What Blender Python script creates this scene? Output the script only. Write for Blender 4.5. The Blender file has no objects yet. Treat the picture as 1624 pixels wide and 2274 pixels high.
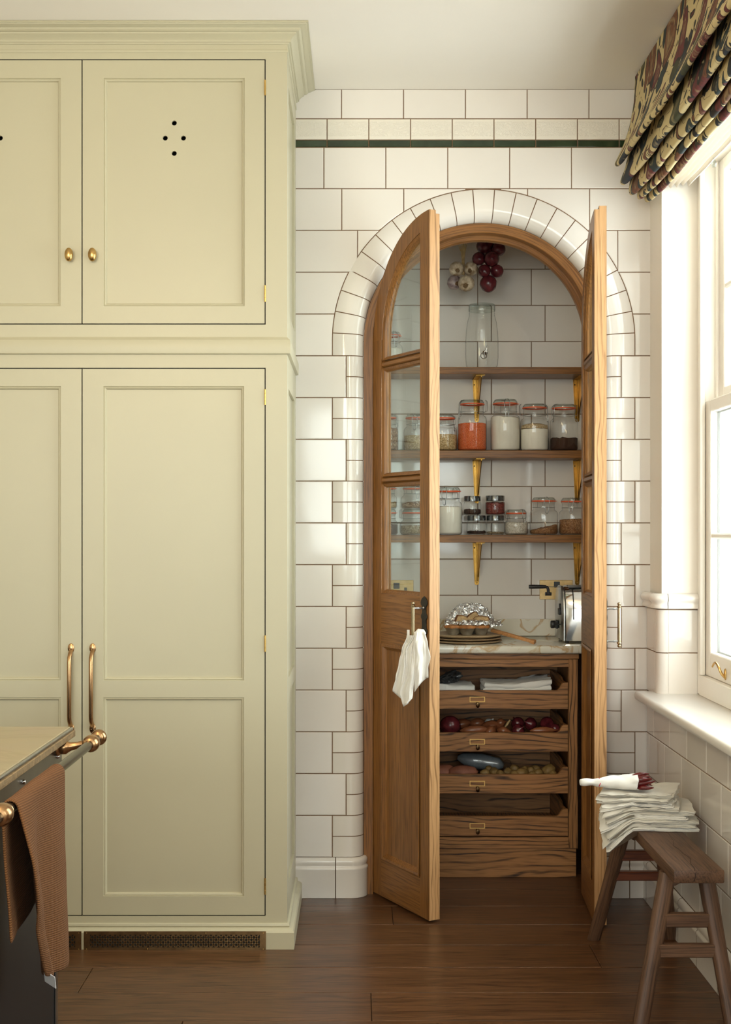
import bpy, bmesh, math, random
from mathutils import Vector, Matrix, noise

# ------------------------------------------------------------------ camera, light, exposure
C = bpy.context.scene
COL = C.collection
PI = math.pi
FPX, DCAM, EYE, VPX, VPY = 2805.0, 4.7, 1.365, 797.0, 1178.0   # focal length (px at 1624 wide), distance to tiled wall, eye height, vanishing point


def W(px, py, y):
    """metres of the point seen at a pixel of the photograph at depth y"""
    d = DCAM + y
    return Vector(((px - VPX) / FPX * d, y, EYE + (VPY - py) / FPX * d))


cam = bpy.data.objects.new('camera', bpy.data.cameras.new('camera'))
COL.objects.link(cam)
cam.location = (0, -DCAM, EYE)
cam.rotation_euler = (PI / 2, 0, 0)
cam.data.sensor_width = 36
cam.data.lens = FPX * 36 / 2274
cam.data.shift_x = (812 - VPX) / 2274
cam.data.shift_y = (VPY - 1137) / 2274
cam.data.clip_start = 0.05
C.camera = cam

C.view_settings.view_transform = 'Standard'
C.view_settings.look = 'None'
C.view_settings.exposure = 0.10
C.view_settings.gamma = 1
C.view_settings.use_curve_mapping = False
C.cycles.use_denoising = True
C.cycles.diffuse_bounces = 6
C.cycles.transparent_max_bounces = 24
C.cycles.max_bounces = 16
C.cycles.sample_clamp_indirect = 6

world = bpy.data.worlds.new('overcast_sky')
C.world = world
world.use_nodes = True
bgn = world.node_tree.nodes['Background']
bgn.inputs[0].default_value = (0.985, 0.985, 0.985, 1)
bgn.inputs[1].default_value = SKY = 8.3

WIN1 = dict(y0=-1.75, y1=-0.18, z0=0.78, z1=2.72)      # sash window in the right wall
FILL_WIN4 = dict(x0=-3.3, x1=-0.72, z0=0.95, z1=2.75)       # unseen opening behind the camera, added for light from the front left
FILL_WIN3 = dict(y0=-4.6, y1=-3.1, z0=0.78, z1=2.72)      # unseen second sash window, added for more light from the right
WIN2 = dict(x0=-0.55, x1=1.22, z0=1.05, z1=2.58)        # window behind the camera


def portal(loc, rot, sx, sy):
    l = bpy.data.lights.new('window_portal', 'AREA')
    l.shape = 'RECTANGLE'
    l.size, l.size_y = sx, sy
    l.cycles.is_portal = True
    o = bpy.data.objects.new('window_portal', l)
    COL.objects.link(o)
    o.location, o.rotation_euler = loc, rot


for w_ in (WIN1, FILL_WIN3):
    portal((1.335, (w_['y0'] + w_['y1']) / 2, (w_['z0'] + w_['z1']) / 2), (0, PI / 2, 0), w_['z1'] - w_['z0'], w_['y1'] - w_['y0'])
for w_ in (WIN2, FILL_WIN4):
    portal(((w_['x0'] + w_['x1']) / 2, -7.62, (w_['z0'] + w_['z1']) / 2), (PI / 2, 0, 0), w_['x1'] - w_['x0'], w_['z1'] - w_['z0'])


def lamp(name, loc, col, watts, r):
    l = bpy.data.lights.new(name, 'POINT')
    l.color, l.energy, l.shadow_soft_size = col, watts, r
    o = bpy.data.objects.new(name, l)
    COL.objects.link(o)
    o.location = loc


for yl_ in (-2.7, -3.6, -4.5):       # added warm point lights high over the island, unseen, no fittings
    lamp('warm_fill_light', (-0.95, yl_, 2.42), (1.0, 0.77, 0.46), 17, 0.16)


# ------------------------------------------------------------------ materials
def new_mat(name):
    m = bpy.data.materials.new(name)
    m.use_nodes = True
    nt = m.node_tree
    return m, nt, nt.nodes['Principled BSDF']


def N(nt, typ, **kw):
    n = nt.nodes.new(typ)
    for k, v in kw.items():
        if k.startswith('i_'):
            n.inputs[k[2:].replace('_', ' ')].default_value = v
        else:
            setattr(n, k, v)
    return n


def L(nt, a, b):
    nt.links.new(a, b)


def rgb(c):
    return (c[0], c[1], c[2], 1)


def ramp(nt, src, stops):
    r = nt.nodes.new('ShaderNodeValToRGB')
    e = r.color_ramp.elements
    while len(e) < len(stops):
        e.new(0.5)
    for k, (p, c) in enumerate(stops):
        e[k].position = p
        e[k].color = rgb(c)
    L(nt, src, r.inputs[0])
    return r.outputs[0]


def mixc(nt, fac, a, b, mode='MIX'):
    n = nt.nodes.new('ShaderNodeMix')
    n.data_type = 'RGBA'
    n.blend_type = mode
    for sock, v in ((n.inputs[0], fac), (n.inputs[6], a), (n.inputs[7], b)):
        if hasattr(v, 'default_value') or hasattr(v, 'is_output'):
            L(nt, v, sock)
        elif isinstance(v, (int, float)):
            sock.default_value = v
        else:
            sock.default_value = rgb(v)
    return n.outputs[2]


def coords(nt, kind='Object', scale=(1, 1, 1), rnd=0.0, rot=(0, 0, 0)):
    tc = N(nt, 'ShaderNodeTexCoord')
    mp = N(nt, 'ShaderNodeMapping')
    mp.inputs['Scale'].default_value = scale
    mp.inputs['Rotation'].default_value = rot
    src = tc.outputs[kind]
    if rnd:
        oi = N(nt, 'ShaderNodeObjectInfo')
        mul = N(nt, 'ShaderNodeVectorMath', operation='SCALE')
        mul.inputs[0].default_value = (rnd, rnd * 1.7, rnd * 0.6)
        L(nt, oi.outputs['Random'], mul.inputs['Scale'])
        add = N(nt, 'ShaderNodeVectorMath', operation='ADD')
        L(nt, src, add.inputs[0])
        L(nt, mul.outputs[0], add.inputs[1])
        src = add.outputs[0]
    L(nt, src, mp.inputs[0])
    return mp.outputs[0]


def noi(nt, vec, scale=5, detail=3, rough=0.5, dist=0.0):
    n = N(nt, 'ShaderNodeTexNoise')
    n.inputs['Scale'].default_value = scale
    n.inputs['Detail'].default_value = detail
    n.inputs['Roughness'].default_value = rough
    n.inputs['Distortion'].default_value = dist
    if vec is not None:
        L(nt, vec, n.inputs['Vector'])
    return n


def add_bump(nt, b, height, strength=0.2, dist=0.01):
    n = N(nt, 'ShaderNodeBump')
    n.inputs['Strength'].default_value = strength
    n.inputs['Distance'].default_value = dist
    L(nt, height, n.inputs['Height'])
    L(nt, n.outputs[0], b.inputs['Normal'])


def plain(name, col, rough=0.5, metal=0.0, vary=0.0, vscale=6.0, bump=0.0, bscale=40.0, bdist=0.004, spec=None, coat=0.0, rnd=0.0):
    m, nt, b = new_mat(name)
    b.inputs['Base Color'].default_value = rgb(col)
    b.inputs['Roughness'].default_value = rough
    b.inputs['Metallic'].default_value = metal
    if spec is not None:
        b.inputs['Specular IOR Level'].default_value = spec
    if coat:
        b.inputs['Coat Weight'].default_value = coat
        b.inputs['Coat Roughness'].default_value = 0.05
    if vary or rnd:
        v = coords(nt, rnd=3.0)
        n = noi(nt, v, vscale, 4, 0.6)
        dark = tuple(x * (1 - vary) for x in col)
        lite = tuple(min(1, x * (1 + vary * 0.6)) for x in col)
        c = ramp(nt, n.outputs[0], [(0.3, dark), (0.7, lite)])
        if rnd:
            oi = N(nt, 'ShaderNodeObjectInfo')
            mr = N(nt, 'ShaderNodeMapRange')
            mr.inputs['To Min'].default_value = 1 - rnd
            mr.inputs['To Max'].default_value = 1 + rnd * 0.4
            L(nt, oi.outputs['Random'], mr.inputs['Value'])
            hs = N(nt, 'ShaderNodeHueSaturation')
            L(nt, mr.outputs[0], hs.inputs['Value'])
            L(nt, c, hs.inputs['Color'])
            c = hs.outputs[0]
        L(nt, c, b.inputs['Base Color'])
    if bump:
        n = noi(nt, coords(nt, rnd=3.0), bscale, 3)
        add_bump(nt, b, n.outputs[0], bump, bdist)
    return m


def wood(name, dark, mid, light, axis='z', rough=0.42, cathedral=0.5, pores=0.5, kind='Object', ring=4.0, pitch=0.011, fine=1.0, worn=0.0):
    """grain that runs along one axis of the object (or along U of its UV map)"""
    m, nt, b = new_mat(name)
    ia = {'x': 0, 'y': 1, 'z': 2}[axis]

    def sc(lo, cr):
        s = [cr, cr, cr]
        s[ia] = lo
        return tuple(s)
    # growth rings: nearly parallel lines that wander along the grain
    vr = coords(nt, kind, (1, 1, 1), rnd=7.0)
    sp = N(nt, 'ShaderNodeSeparateXYZ')
    L(nt, vr, sp.inputs[0])
    i1, i2 = [q for q in range(3) if q != ia]
    ac = N(nt, 'ShaderNodeMath', operation='MULTIPLY_ADD')
    ac.inputs[1].default_value = 0.6
    L(nt, sp.outputs[i2], ac.inputs[0])
    L(nt, sp.outputs[i1], ac.inputs[2])
    k1 = N(nt, 'ShaderNodeMath', operation='MULTIPLY')
    k1.inputs[1].default_value = 6.283 / pitch
    L(nt, ac.outputs[0], k1.inputs[0])
    n1 = noi(nt, coords(nt, kind, sc(2.2, 9.0), rnd=7.0), 1.0, 2.5, 0.5, 0.2)
    k2 = N(nt, 'ShaderNodeMath', operation='MULTIPLY_ADD')
    k2.inputs[1].default_value = 6.283 * ring
    L(nt, n1.outputs[0], k2.inputs[0])
    L(nt, k1.outputs[0], k2.inputs[2])
    sn = N(nt, 'ShaderNodeMath', operation='SINE')
    L(nt, k2.outputs[0], sn.inputs[0])
    half = N(nt, 'ShaderNodeMath', operation='MULTIPLY_ADD')
    half.inputs[1].default_value = half.inputs[2].default_value = 0.5
    L(nt, sn.outputs[0], half.inputs[0])
    lines = ramp(nt, half.outputs[0], [(0.0, (1, 1, 1)), (0.07, (0.85, 0.85, 0.85)), (0.20, (0.16, 0.16, 0.16)), (0.6, (0, 0, 0))])
    nm = noi(nt, coords(nt, kind, sc(5, 40), rnd=4.0), 1.0, 3, 0.6)
    md = ramp(nt, nm.outputs[0], [(0.34, (0.12, 0.12, 0.12)), (0.62, (1, 1, 1))])
    rings = mixc(nt, 1.0, lines, md, 'MULTIPLY')
    v2 = coords(nt, kind, sc(1.2 * fine, 26 * fine), rnd=5.0)
    n2 = noi(nt, v2, 1.0, 6, 0.62, 0.3)
    base = ramp(nt, n2.outputs[0], [(0.25, mid), (0.5, tuple((a + c) / 2 for a, c in zip(mid, light))), (0.75, light)])
    f1 = N(nt, 'ShaderNodeMath', operation='MULTIPLY')
    f1.inputs[1].default_value = cathedral
    L(nt, rings, f1.inputs[0])
    c = mixc(nt, f1.outputs[0], base, dark)
    v3 = coords(nt, kind, sc(9 * fine, 230 * fine), rnd=3.0)
    n3 = noi(nt, v3, 1.0, 2, 0.5)
    pr = ramp(nt, n3.outputs[0], [(0.36, (1, 1, 1)), (0.5, (0, 0, 0))])
    f2 = N(nt, 'ShaderNodeMath', operation='MULTIPLY')
    f2.inputs[1].default_value = pores
    L(nt, pr, f2.inputs[0])
    c = mixc(nt, f2.outputs[0], c, dark)
    if worn:
        nw = noi(nt, coords(nt, kind, sc(3, 16), rnd=2.0), 1.0, 4, 0.6)
        fw = ramp(nt, nw.outputs[0], [(0.45, (0, 0, 0)), (0.8, (worn, worn, worn))])
        c = mixc(nt, fw, c, tuple(min(1, x * 1.9 + 0.02) for x in light))
    L(nt, c, b.inputs['Base Color'])
    b.inputs['Roughness'].default_value = rough
    b.inputs['Specular IOR Level'].default_value = 0.4
    add_bump(nt, b, n3.outputs[0], 0.12, 0.002)
    return m


M = {}
OAKD, OAKM, OAKL = (0.065, 0.025, 0.007), (0.205, 0.083, 0.020), (0.33, 0.145, 0.040)
for ax in 'xyz':
    M['oak_' + ax] = wood('oak_' + ax, OAKD, OAKM, OAKL, ax, 0.36)
    M['unit_' + ax] = wood('drawer_oak_' + ax, (0.022, 0.010, 0.006), (0.29, 0.130, 0.046), (0.45, 0.215, 0.080), ax, 0.42, cathedral=0.95, pores=0.35, ring=5.0, pitch=0.013)
    M['bench_' + ax] = wood('bench_elm_' + ax, (0.022, 0.011, 0.007), (0.078, 0.036, 0.019), (0.145, 0.075, 0.041), ax, 0.5, cathedral=0.5, pores=0.6, worn=0.35, pitch=0.009)
M['oak_uv'] = wood('oak_arch', OAKD, OAKM, OAKL, 'x', 0.36, kind='UV')
M['oak_edge'] = wood('oak_door_edge', (0.20, 0.095, 0.034), (0.46, 0.25, 0.105), (0.60, 0.355, 0.165), 'z', 0.42, cathedral=0.75, pores=0.3, ring=6.0, pitch=0.009)
M['floor'] = wood('floor_oak', (0.018, 0.008, 0.004), (0.085, 0.036, 0.014), (0.15, 0.068, 0.029), 'x', 0.30, cathedral=0.6, pores=0.65, ring=6, pitch=0.02)
M['red_wood'] = wood('bench_rail_wood', (0.03, 0.008, 0.004), (0.11, 0.028, 0.012), (0.18, 0.05, 0.02), 'x', 0.4)
M['dish_wood'] = wood('dish_wood', (0.13, 0.08, 0.04), (0.33, 0.22, 0.12), (0.46, 0.33, 0.19), 'x', 0.5, cathedral=0.2, pores=0.2)
M['tong_wood'] = wood('tong_wood', (0.25, 0.10, 0.03), (0.50, 0.23, 0.08), (0.62, 0.32, 0.13), 'x', 0.5, cathedral=0.3, pores=0.2)

M['tile'] = plain('white_glazed_tile', (0.80, 0.757, 0.708), 0.07, vary=0.02, vscale=3, bump=0.05, bscale=7, bdist=0.006, rnd=0.05, spec=0.6)
M['tile_low'] = M['tile']
M['grout'] = plain('brown_grout', (0.20, 0.115, 0.062), 0.9, vary=0.15, vscale=60)
M['green_tile'] = plain('dark_green_glazed_tile', (0.028, 0.048, 0.022), 0.08, vary=0.35, vscale=12, spec=0.6, rnd=0.2)


def frieze_mat():
    m, nt, b = new_mat('embossed_cream_tile')
    b.inputs['Base Color'].default_value = rgb((0.82, 0.77, 0.68))
    b.inputs['Roughness'].default_value = 0.14
    v = coords(nt, 'Object', (1, 1, 1), rnd=2.0)
    n = noi(nt, v, 62, 1.5, 0.5, 1.6)
    h = ramp(nt, n.outputs[0], [(0.40, (0, 0, 0)), (0.47, (1, 1, 1)), (0.54, (0.2, 0.2, 0.2)), (0.62, (0.9, 0.9, 0.9))])
    tc = N(nt, 'ShaderNodeTexCoord')
    sp = N(nt, 'ShaderNodeSeparateXYZ')
    L(nt, tc.outputs['Object'], sp.inputs[0])
    ab = N(nt, 'ShaderNodeMath', operation='ABSOLUTE')
    L(nt, sp.outputs[2], ab.inputs[0])
    lim = N(nt, 'ShaderNodeMapRange')
    lim.inputs['From Min'].default_value, lim.inputs['From Max'].default_value = 0.026, 0.029
    lim.inputs['To Min'].default_value, lim.inputs['To Max'].default_value = 1.0, 0.0
    L(nt, ab.outputs[0], lim.inputs['Value'])
    mu = N(nt, 'ShaderNodeMath', operation='MULTIPLY')
    L(nt, h, mu.inputs[0])
    L(nt, lim.outputs[0], mu.inputs[1])
    add_bump(nt, b, mu.outputs[0], 0.6, 0.0016)
    return m


M['frieze'] = frieze_mat()
M['plaster'] = plain('warm_white_plaster', (0.84, 0.79, 0.72), 0.75, vary=0.03, vscale=2, bump=0.03, bscale=60)
M['ceiling'] = plain('ceiling_paint', (0.85, 0.805, 0.735), 0.85, vary=0.02, vscale=1.5)
M['wall_far'] = plain('painted_wall', (0.74, 0.70, 0.60), 0.8)
M['gloss_white'] = plain('white_gloss_paint', (0.86, 0.82, 0.75), 0.25, vary=0.02, vscale=3)
M['sill'] = plain('white_sill', (0.86, 0.84, 0.80), 0.2)
M['paint'] = plain('sage_cream_paint', (0.525, 0.488, 0.345), 0.38, vary=0.035, vscale=1.3, bump=0.02, bscale=120, bdist=0.001)
M['dark_gap'] = plain('gap_shade_black', (0.012, 0.012, 0.010), 0.9)  # near-black that stands in for the shade inside gaps and openings
M['brass'] = plain('aged_brass', (0.62, 0.40, 0.15), 0.28, 1.0, vary=0.25, vscale=30)
M['bracket'] = plain('bracket_brass', (0.42, 0.24, 0.055), 0.3, 1.0, vary=0.3, vscale=30)
M['brass_bright'] = plain('polished_brass', (0.66, 0.42, 0.13), 0.3, 1.0, vary=0.2, vscale=25)
M['bronze'] = plain('antique_bronze', (0.50, 0.30, 0.15), 0.27, 1.0, vary=0.2, vscale=20)
M['dark_bronze'] = plain('dark_bronze', (0.16, 0.10, 0.05), 0.25, 1.0)
M['dull_brass'] = plain('satin_brass_plate', (0.78, 0.57, 0.28), 0.5, 0.8, vary=0.15, vscale=40)
M['grille'] = plain('dark_brass_grille', (0.30, 0.19, 0.09), 0.4, 1.0, vary=0.3, vscale=30)
M['gun'] = plain('brushed_pewter', (0.115, 0.105, 0.078), 0.24, 1.0, vary=0.15, vscale=30)
M['pull_brass'] = plain('antique_brass_pull', (0.40, 0.32, 0.20), 0.26, 1.0, vary=0.15, vscale=30)
M['label_brass'] = plain('label_frame_brass', (0.85, 0.58, 0.20), 0.5, 0.8)
M['crack'] = plain('dark_crack', (0.008, 0.005, 0.004), 0.9)
M['iron'] = plain('blackened_iron', (0.035, 0.033, 0.028), 0.45, 0.6)
M['dark_steel'] = plain('dark_brushed_steel', (0.20, 0.20, 0.19), 0.3, 1.0, vary=0.15, vscale=15)
M['steel'] = plain('brushed_steel', (0.42, 0.42, 0.41), 0.3, 1.0, vary=0.15, vscale=15)
M['chrome'] = plain('polished_chrome', (0.72, 0.73, 0.75), 0.09, 1.0)
M['wire'] = plain('galvanised_wire', (0.45, 0.46, 0.46), 0.3, 1.0)
M['black_body'] = plain('black_enamel', (0.010, 0.010, 0.011), 0.45)
M['black'] = plain('black_plastic', (0.014, 0.014, 0.016), 0.4)
M['grey_plastic'] = plain('slate_grey_plastic', (0.05, 0.06, 0.07), 0.5)
M['rubber'] = plain('orange_rubber_seal', (0.80, 0.125, 0.04), 0.45)
M['dark_lid'] = plain('dark_metal_lid', (0.20, 0.21, 0.22), 0.22, 0.9)


def marble(name, base, vein, vein2, rough=0.1, scale=2.2, amt=0.8):
    m, nt, b = new_mat(name)
    v = coords(nt, 'Object', (1, 1, 1), rnd=1.0)
    n0 = noi(nt, v, 3.0, 3, 0.5)
    vm = N(nt, 'ShaderNodeVectorMath', operation='SCALE')
    vm.inputs['Scale'].default_value = 0.35
    L(nt, n0.outputs['Color'], vm.inputs[0])
    ad = N(nt, 'ShaderNodeVectorMath', operation='ADD')
    L(nt, v, ad.inputs[0])
    L(nt, vm.outputs[0], ad.inputs[1])
    n1 = noi(nt, ad.outputs[0], scale, 6, 0.6, 1.2)
    c = ramp(nt, n1.outputs[0], [(0.30, base), (0.465, base), (0.50, tuple(a * amt + c2 * (1 - amt) for a, c2 in zip(vein, base))), (0.535, base), (0.66, base), (0.74, vein2), (0.84, base)])
    n2 = noi(nt, v, 9, 3)
    c = mixc(nt, 0.12, c, n2.outputs['Color'], 'SOFT_LIGHT')
    L(nt, c, b.inputs['Base Color'])
    b.inputs['Roughness'].default_value = rough
    return m


M['marble'] = marble('cream_marble_with_tan_veins', (0.74, 0.71, 0.61), (0.50, 0.30, 0.11), (0.60, 0.47, 0.28), 0.07, 2.6)
M['worktop'] = marble('pale_stone_worktop', (0.35, 0.285, 0.175), (0.29, 0.23, 0.13), (0.31, 0.25, 0.15), 0.38, 2.0, 0.6)
M['stone_edge'] = plain('rough_stone_edge', (0.25, 0.165, 0.075), 0.7, vary=0.35, vscale=60, bump=0.4, bscale=120)


def cloth(name, col, rough=0.9, weave=700, strength=0.25, vary=0.06, sheen=0.2, kind='UV'):
    m, nt, b = new_mat(name)
    n = noi(nt, coords(nt, 'Object', (1, 1, 1), rnd=2.0), 9, 4, 0.6)
    c = ramp(nt, n.outputs[0], [(0.3, tuple(x * (1 - vary) for x in col)), (0.7, col)])
    L(nt, c, b.inputs['Base Color'])
    b.inputs['Roughness'].default_value = rough
    b.inputs['Sheen Weight'].default_value = sheen
    n2 = noi(nt, coords(nt, 'Object', (1, 1, 1)), weave, 2)
    add_bump(nt, b, n2.outputs[0], strength, 0.001)
    return m


M['linen'] = cloth('natural_linen', (0.66, 0.63, 0.56), vary=0.12)
M['linen_white'] = cloth('white_linen', (0.83, 0.82, 0.78), vary=0.08)
M['linen_cloth'] = cloth('faded_linen_cloth', (0.78, 0.76, 0.71), vary=0.10)
M['grey_cloth'] = cloth('grey_cotton', (0.50, 0.50, 0.49), vary=0.15)
M['lining'] = cloth('blind_lining', (0.86, 0.79, 0.68), vary=0.03)


def knit_mat():
    m, nt, b = new_mat('brown_ribbed_knit')
    v = coords(nt, 'UV')
    sx = N(nt, 'ShaderNodeSeparateXYZ')
    L(nt, v, sx.inputs[0])

    def wave(sock, k):
        mu = N(nt, 'ShaderNodeMath', operation='MULTIPLY')
        mu.inputs[1].default_value = k
        L(nt, sock, mu.inputs[0])
        s = N(nt, 'ShaderNodeMath', operation='SINE')
        L(nt, mu.outputs[0], s.inputs[0])
        return s.outputs[0]
    a, c = wave(sx.outputs[1], 2 * PI / 0.0043), wave(sx.outputs[0], 2 * PI / 0.0062)
    pr = N(nt, 'ShaderNodeMath', operation='MULTIPLY')
    L(nt, c, pr.inputs[0])
    pr.inputs[1].default_value = 0.45
    h = N(nt, 'ShaderNodeMath', operation='ADD')
    L(nt, a, h.inputs[0])
    L(nt, pr.outputs[0], h.inputs[1])
    col = ramp(nt, h.outputs[0], [(0.0, (0.13, 0.050, 0.013)), (0.5, (0.17, 0.068, 0.018)), (1.0, (0.205, 0.084, 0.024))])
    L(nt, col, b.inputs['Base Color'])
    b.inputs['Roughness'].default_value = 0.95
    add_bump(nt, b, h.outputs[0], 0.45, 0.0018)
    return m


M['knit'] = knit_mat()


def blind_mat():
    """printed cotton: wine, teal, olive and rust leaf and flower shapes on straw ground"""
    m, nt, b = new_mat('floral_printed_cotton')
    v = coords(nt, 'UV')
    nz = noi(nt, v, 6, 1.6, 0.5)
    sub = N(nt, 'ShaderNodeVectorMath', operation='SUBTRACT')
    sub.inputs[1].default_value = (0.5, 0.5, 0.5)
    L(nt, nz.outputs['Color'], sub.inputs[0])
    sc = N(nt, 'ShaderNodeVectorMath', operation='SCALE')
    sc.inputs['Scale'].default_value = 0.24
    L(nt, sub.outputs[0], sc.inputs[0])
    wv = N(nt, 'ShaderNodeVectorMath', operation='ADD')
    L(nt, v, wv.inputs[0])
    L(nt, sc.outputs[0], wv.inputs[1])
    ground = (0.56, 0.45, 0.235)

    def motif(vec, scale, stretch, pal, r0, r1, base, line=(0.022, 0.018, 0.016)):
        mp = N(nt, 'ShaderNodeMapping')
        mp.inputs['Scale'].default_value = stretch
        L(nt, vec, mp.inputs[0])
        vo = N(nt, 'ShaderNodeTexVoronoi', feature='F1')
        vo.inputs['Scale'].default_value = scale
        L(nt, mp.outputs[0], vo.inputs['Vector'])
        sep = N(nt, 'ShaderNodeSeparateColor')
        L(nt, vo.outputs['Color'], sep.inputs[0])
        col = nt.nodes.new('ShaderNodeValToRGB')
        col.color_ramp.interpolation = 'CONSTANT'
        e = col.color_ramp.elements
        while len(e) < len(pal):
            e.new(0.5)
        for k, c in enumerate(pal):
            e[k].position = k / len(pal)
            e[k].color = rgb(c)
        L(nt, sep.outputs[0], col.inputs[0])
        inner = ramp(nt, vo.outputs['Distance'], [(0.0, (0.7, 0.7, 0.7)), (r0 * 0.38, (0.0, 0.0, 0.0)), (r0 * 0.46, (0.55, 0.55, 0.55)), (r0 * 0.6, (0, 0, 0))])
        c = mixc(nt, inner, col.outputs[0], (0.42, 0.33, 0.17))
        hatch = noi(nt, vec, scale * 9, 3, 0.6)
        hf = ramp(nt, hatch.outputs[0], [(0.50, (0, 0, 0)), (0.62, (0.55, 0.55, 0.55))])
        c = mixc(nt, hf, c, (0.03, 0.028, 0.025))
        f_in = ramp(nt, vo.outputs['Distance'], [(0.0, (1, 1, 1)), (r0, (1, 1, 1)), (r0 + 0.012, (0, 0, 0))])
        f_out = ramp(nt, vo.outputs['Distance'], [(0.0, (1, 1, 1)), (r1, (1, 1, 1)), (r1 + 0.012, (0, 0, 0))])
        c = mixc(nt, f_in, line, c)
        return mixc(nt, f_out, base, c)
    wave = N(nt, 'ShaderNodeTexWave', wave_type='BANDS')
    wave.inputs['Scale'].default_value = 3.2
    wave.inputs['Distortion'].default_value = 7
    wave.inputs['Detail'].default_value = 1.5
    wave.inputs['Detail Scale'].default_value = 1.2
    L(nt, wv.outputs[0], wave.inputs['Vector'])
    vine = ramp(nt, wave.outputs[0], [(0.44, (0, 0, 0)), (0.475, (1, 1, 1)), (0.515, (1, 1, 1)), (0.55, (0, 0, 0))])
    base = mixc(nt, vine, ground, (0.075, 0.045, 0.030))
    teal, wine, olive, rust, navy = (0.018, 0.036, 0.042), (0.135, 0.026, 0.026), (0.050, 0.052, 0.022), (0.17, 0.062, 0.028), (0.014, 0.020, 0.032)
    c = motif(wv.outputs[0], 19, (0.5, 1.0, 1), [teal, navy, olive, rust, teal, wine], 0.33, 0.40, base)
    c = motif(wv.outputs[0], 8.0, (0.55, 1.0, 1), [wine, teal, rust, olive, wine, navy], 0.40, 0.455, c)
    L(nt, c, b.inputs['Base Color'])
    b.inputs['Roughness'].default_value = 0.85
    nb = noi(nt, coords(nt, 'Object'), 600, 2)
    add_bump(nt, b, nb.outputs[0], 0.15, 0.001)
    return m


M['blind'] = blind_mat()


def thin_glass(name, tint=(0.96, 0.98, 0.97), edge=(0.42, 0.48, 0.45), edge_pos=0.25, refl=1.0):
    m, nt, b = new_mat(name)
    nt.nodes.remove(b)
    out = nt.nodes['Material Output']
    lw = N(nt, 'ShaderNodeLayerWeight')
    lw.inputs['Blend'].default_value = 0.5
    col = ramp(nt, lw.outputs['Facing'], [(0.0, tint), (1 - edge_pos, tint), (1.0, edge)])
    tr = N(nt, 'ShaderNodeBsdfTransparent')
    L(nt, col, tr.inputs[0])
    gl = N(nt, 'ShaderNodeBsdfGlossy')
    gl.inputs['Roughness'].default_value = 0.02
    fr = N(nt, 'ShaderNodeFresnel')
    geo = N(nt, 'ShaderNodeNewGeometry')                    # same reflectance seen from either side of the sheet
    io = N(nt, 'ShaderNodeMapRange')
    io.inputs['To Min'].default_value, io.inputs['To Max'].default_value = 1.5, 1 / 1.5
    L(nt, geo.outputs['Backfacing'], io.inputs['Value'])
    L(nt, io.outputs[0], fr.inputs['IOR'])
    mu = N(nt, 'ShaderNodeMath', operation='MULTIPLY')
    mu.inputs[1].default_value = refl
    mu.use_clamp = True
    L(nt, fr.outputs[0], mu.inputs[0])
    mx = N(nt, 'ShaderNodeMixShader')
    L(nt, mu.outputs[0], mx.inputs[0])
    L(nt, tr.outputs[0], mx.inputs[1])
    L(nt, gl.outputs[0], mx.inputs[2])
    L(nt, mx.outputs[0], out.inputs['Surface'])
    return m


M['pane'] = thin_glass('window_pane_glass', (0.93, 0.97, 0.955), (0.75, 0.85, 0.82), 0.2, 1.0)
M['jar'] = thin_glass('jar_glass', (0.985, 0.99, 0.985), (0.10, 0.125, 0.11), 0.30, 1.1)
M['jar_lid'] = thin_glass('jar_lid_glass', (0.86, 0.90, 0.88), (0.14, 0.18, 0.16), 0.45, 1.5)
M['film_fill'] = plain('frosted_plastic', (0.25, 0.275, 0.30), 0.35, vary=0.25, vscale=25)
M['film'] = thin_glass('clear_film', (0.93, 0.95, 0.96), (0.5, 0.55, 0.58), 0.5, 1.6)


def speck(name, a, b_, c_, scale, rough=0.8):
    m, nt, b = new_mat(name)
    v = coords(nt, 'Object')
    vo = N(nt, 'ShaderNodeTexVoronoi', feature='F1')
    vo.inputs['Scale'].default_value = scale
    L(nt, v, vo.inputs['Vector'])
    sep = N(nt, 'ShaderNodeSeparateColor')
    L(nt, vo.outputs['Color'], sep.inputs[0])
    col = ramp(nt, sep.outputs[0], [(0.0, a), (0.5, b_), (1.0, c_)])
    dk = ramp(nt, vo.outputs['Distance'], [(0.35, (1, 1, 1)), (0.8, (0.66, 0.60, 0.55))])
    L(nt, mixc(nt, 1.0, col, dk, 'MULTIPLY'), b.inputs['Base Color'])
    b.inputs['Roughness'].default_value = rough
    add_bump(nt, b, vo.outputs['Distance'], -0.5, 0.002)
    return m


M['lentil'] = speck('red_lentils', (0.72, 0.115, 0.030), (0.82, 0.165, 0.045), (0.85, 0.25, 0.09), 380)
M['flour'] = plain('flour', (0.90, 0.85, 0.74), 0.95, vary=0.05, vscale=20)
M['oats'] = speck('oat_flakes', (0.48, 0.34, 0.17), (0.62, 0.47, 0.27), (0.74, 0.60, 0.40), 240)
M['grain'] = speck('barley_grain', (0.36, 0.23, 0.09), (0.55, 0.38, 0.18), (0.68, 0.50, 0.27), 260)
M['cocoa'] = plain('cocoa_powder', (0.055, 0.022, 0.011), 0.95, vary=0.2, vscale=60)
M['muesli'] = speck('dried_seed_mix', (0.20, 0.10, 0.05), (0.36, 0.20, 0.11), (0.55, 0.38, 0.24), 200)
M['buckwheat'] = speck('brown_seeds', (0.20, 0.085, 0.033), (0.34, 0.16, 0.065), (0.50, 0.28, 0.13), 300)
M['rice'] = speck('white_rice', (0.66, 0.62, 0.52), (0.76, 0.72, 0.63), (0.82, 0.79, 0.72), 260)
M['rosehip'] = speck('dried_red_berries', (0.12, 0.016, 0.014), (0.21, 0.03, 0.025), (0.30, 0.06, 0.045), 260)
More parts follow.
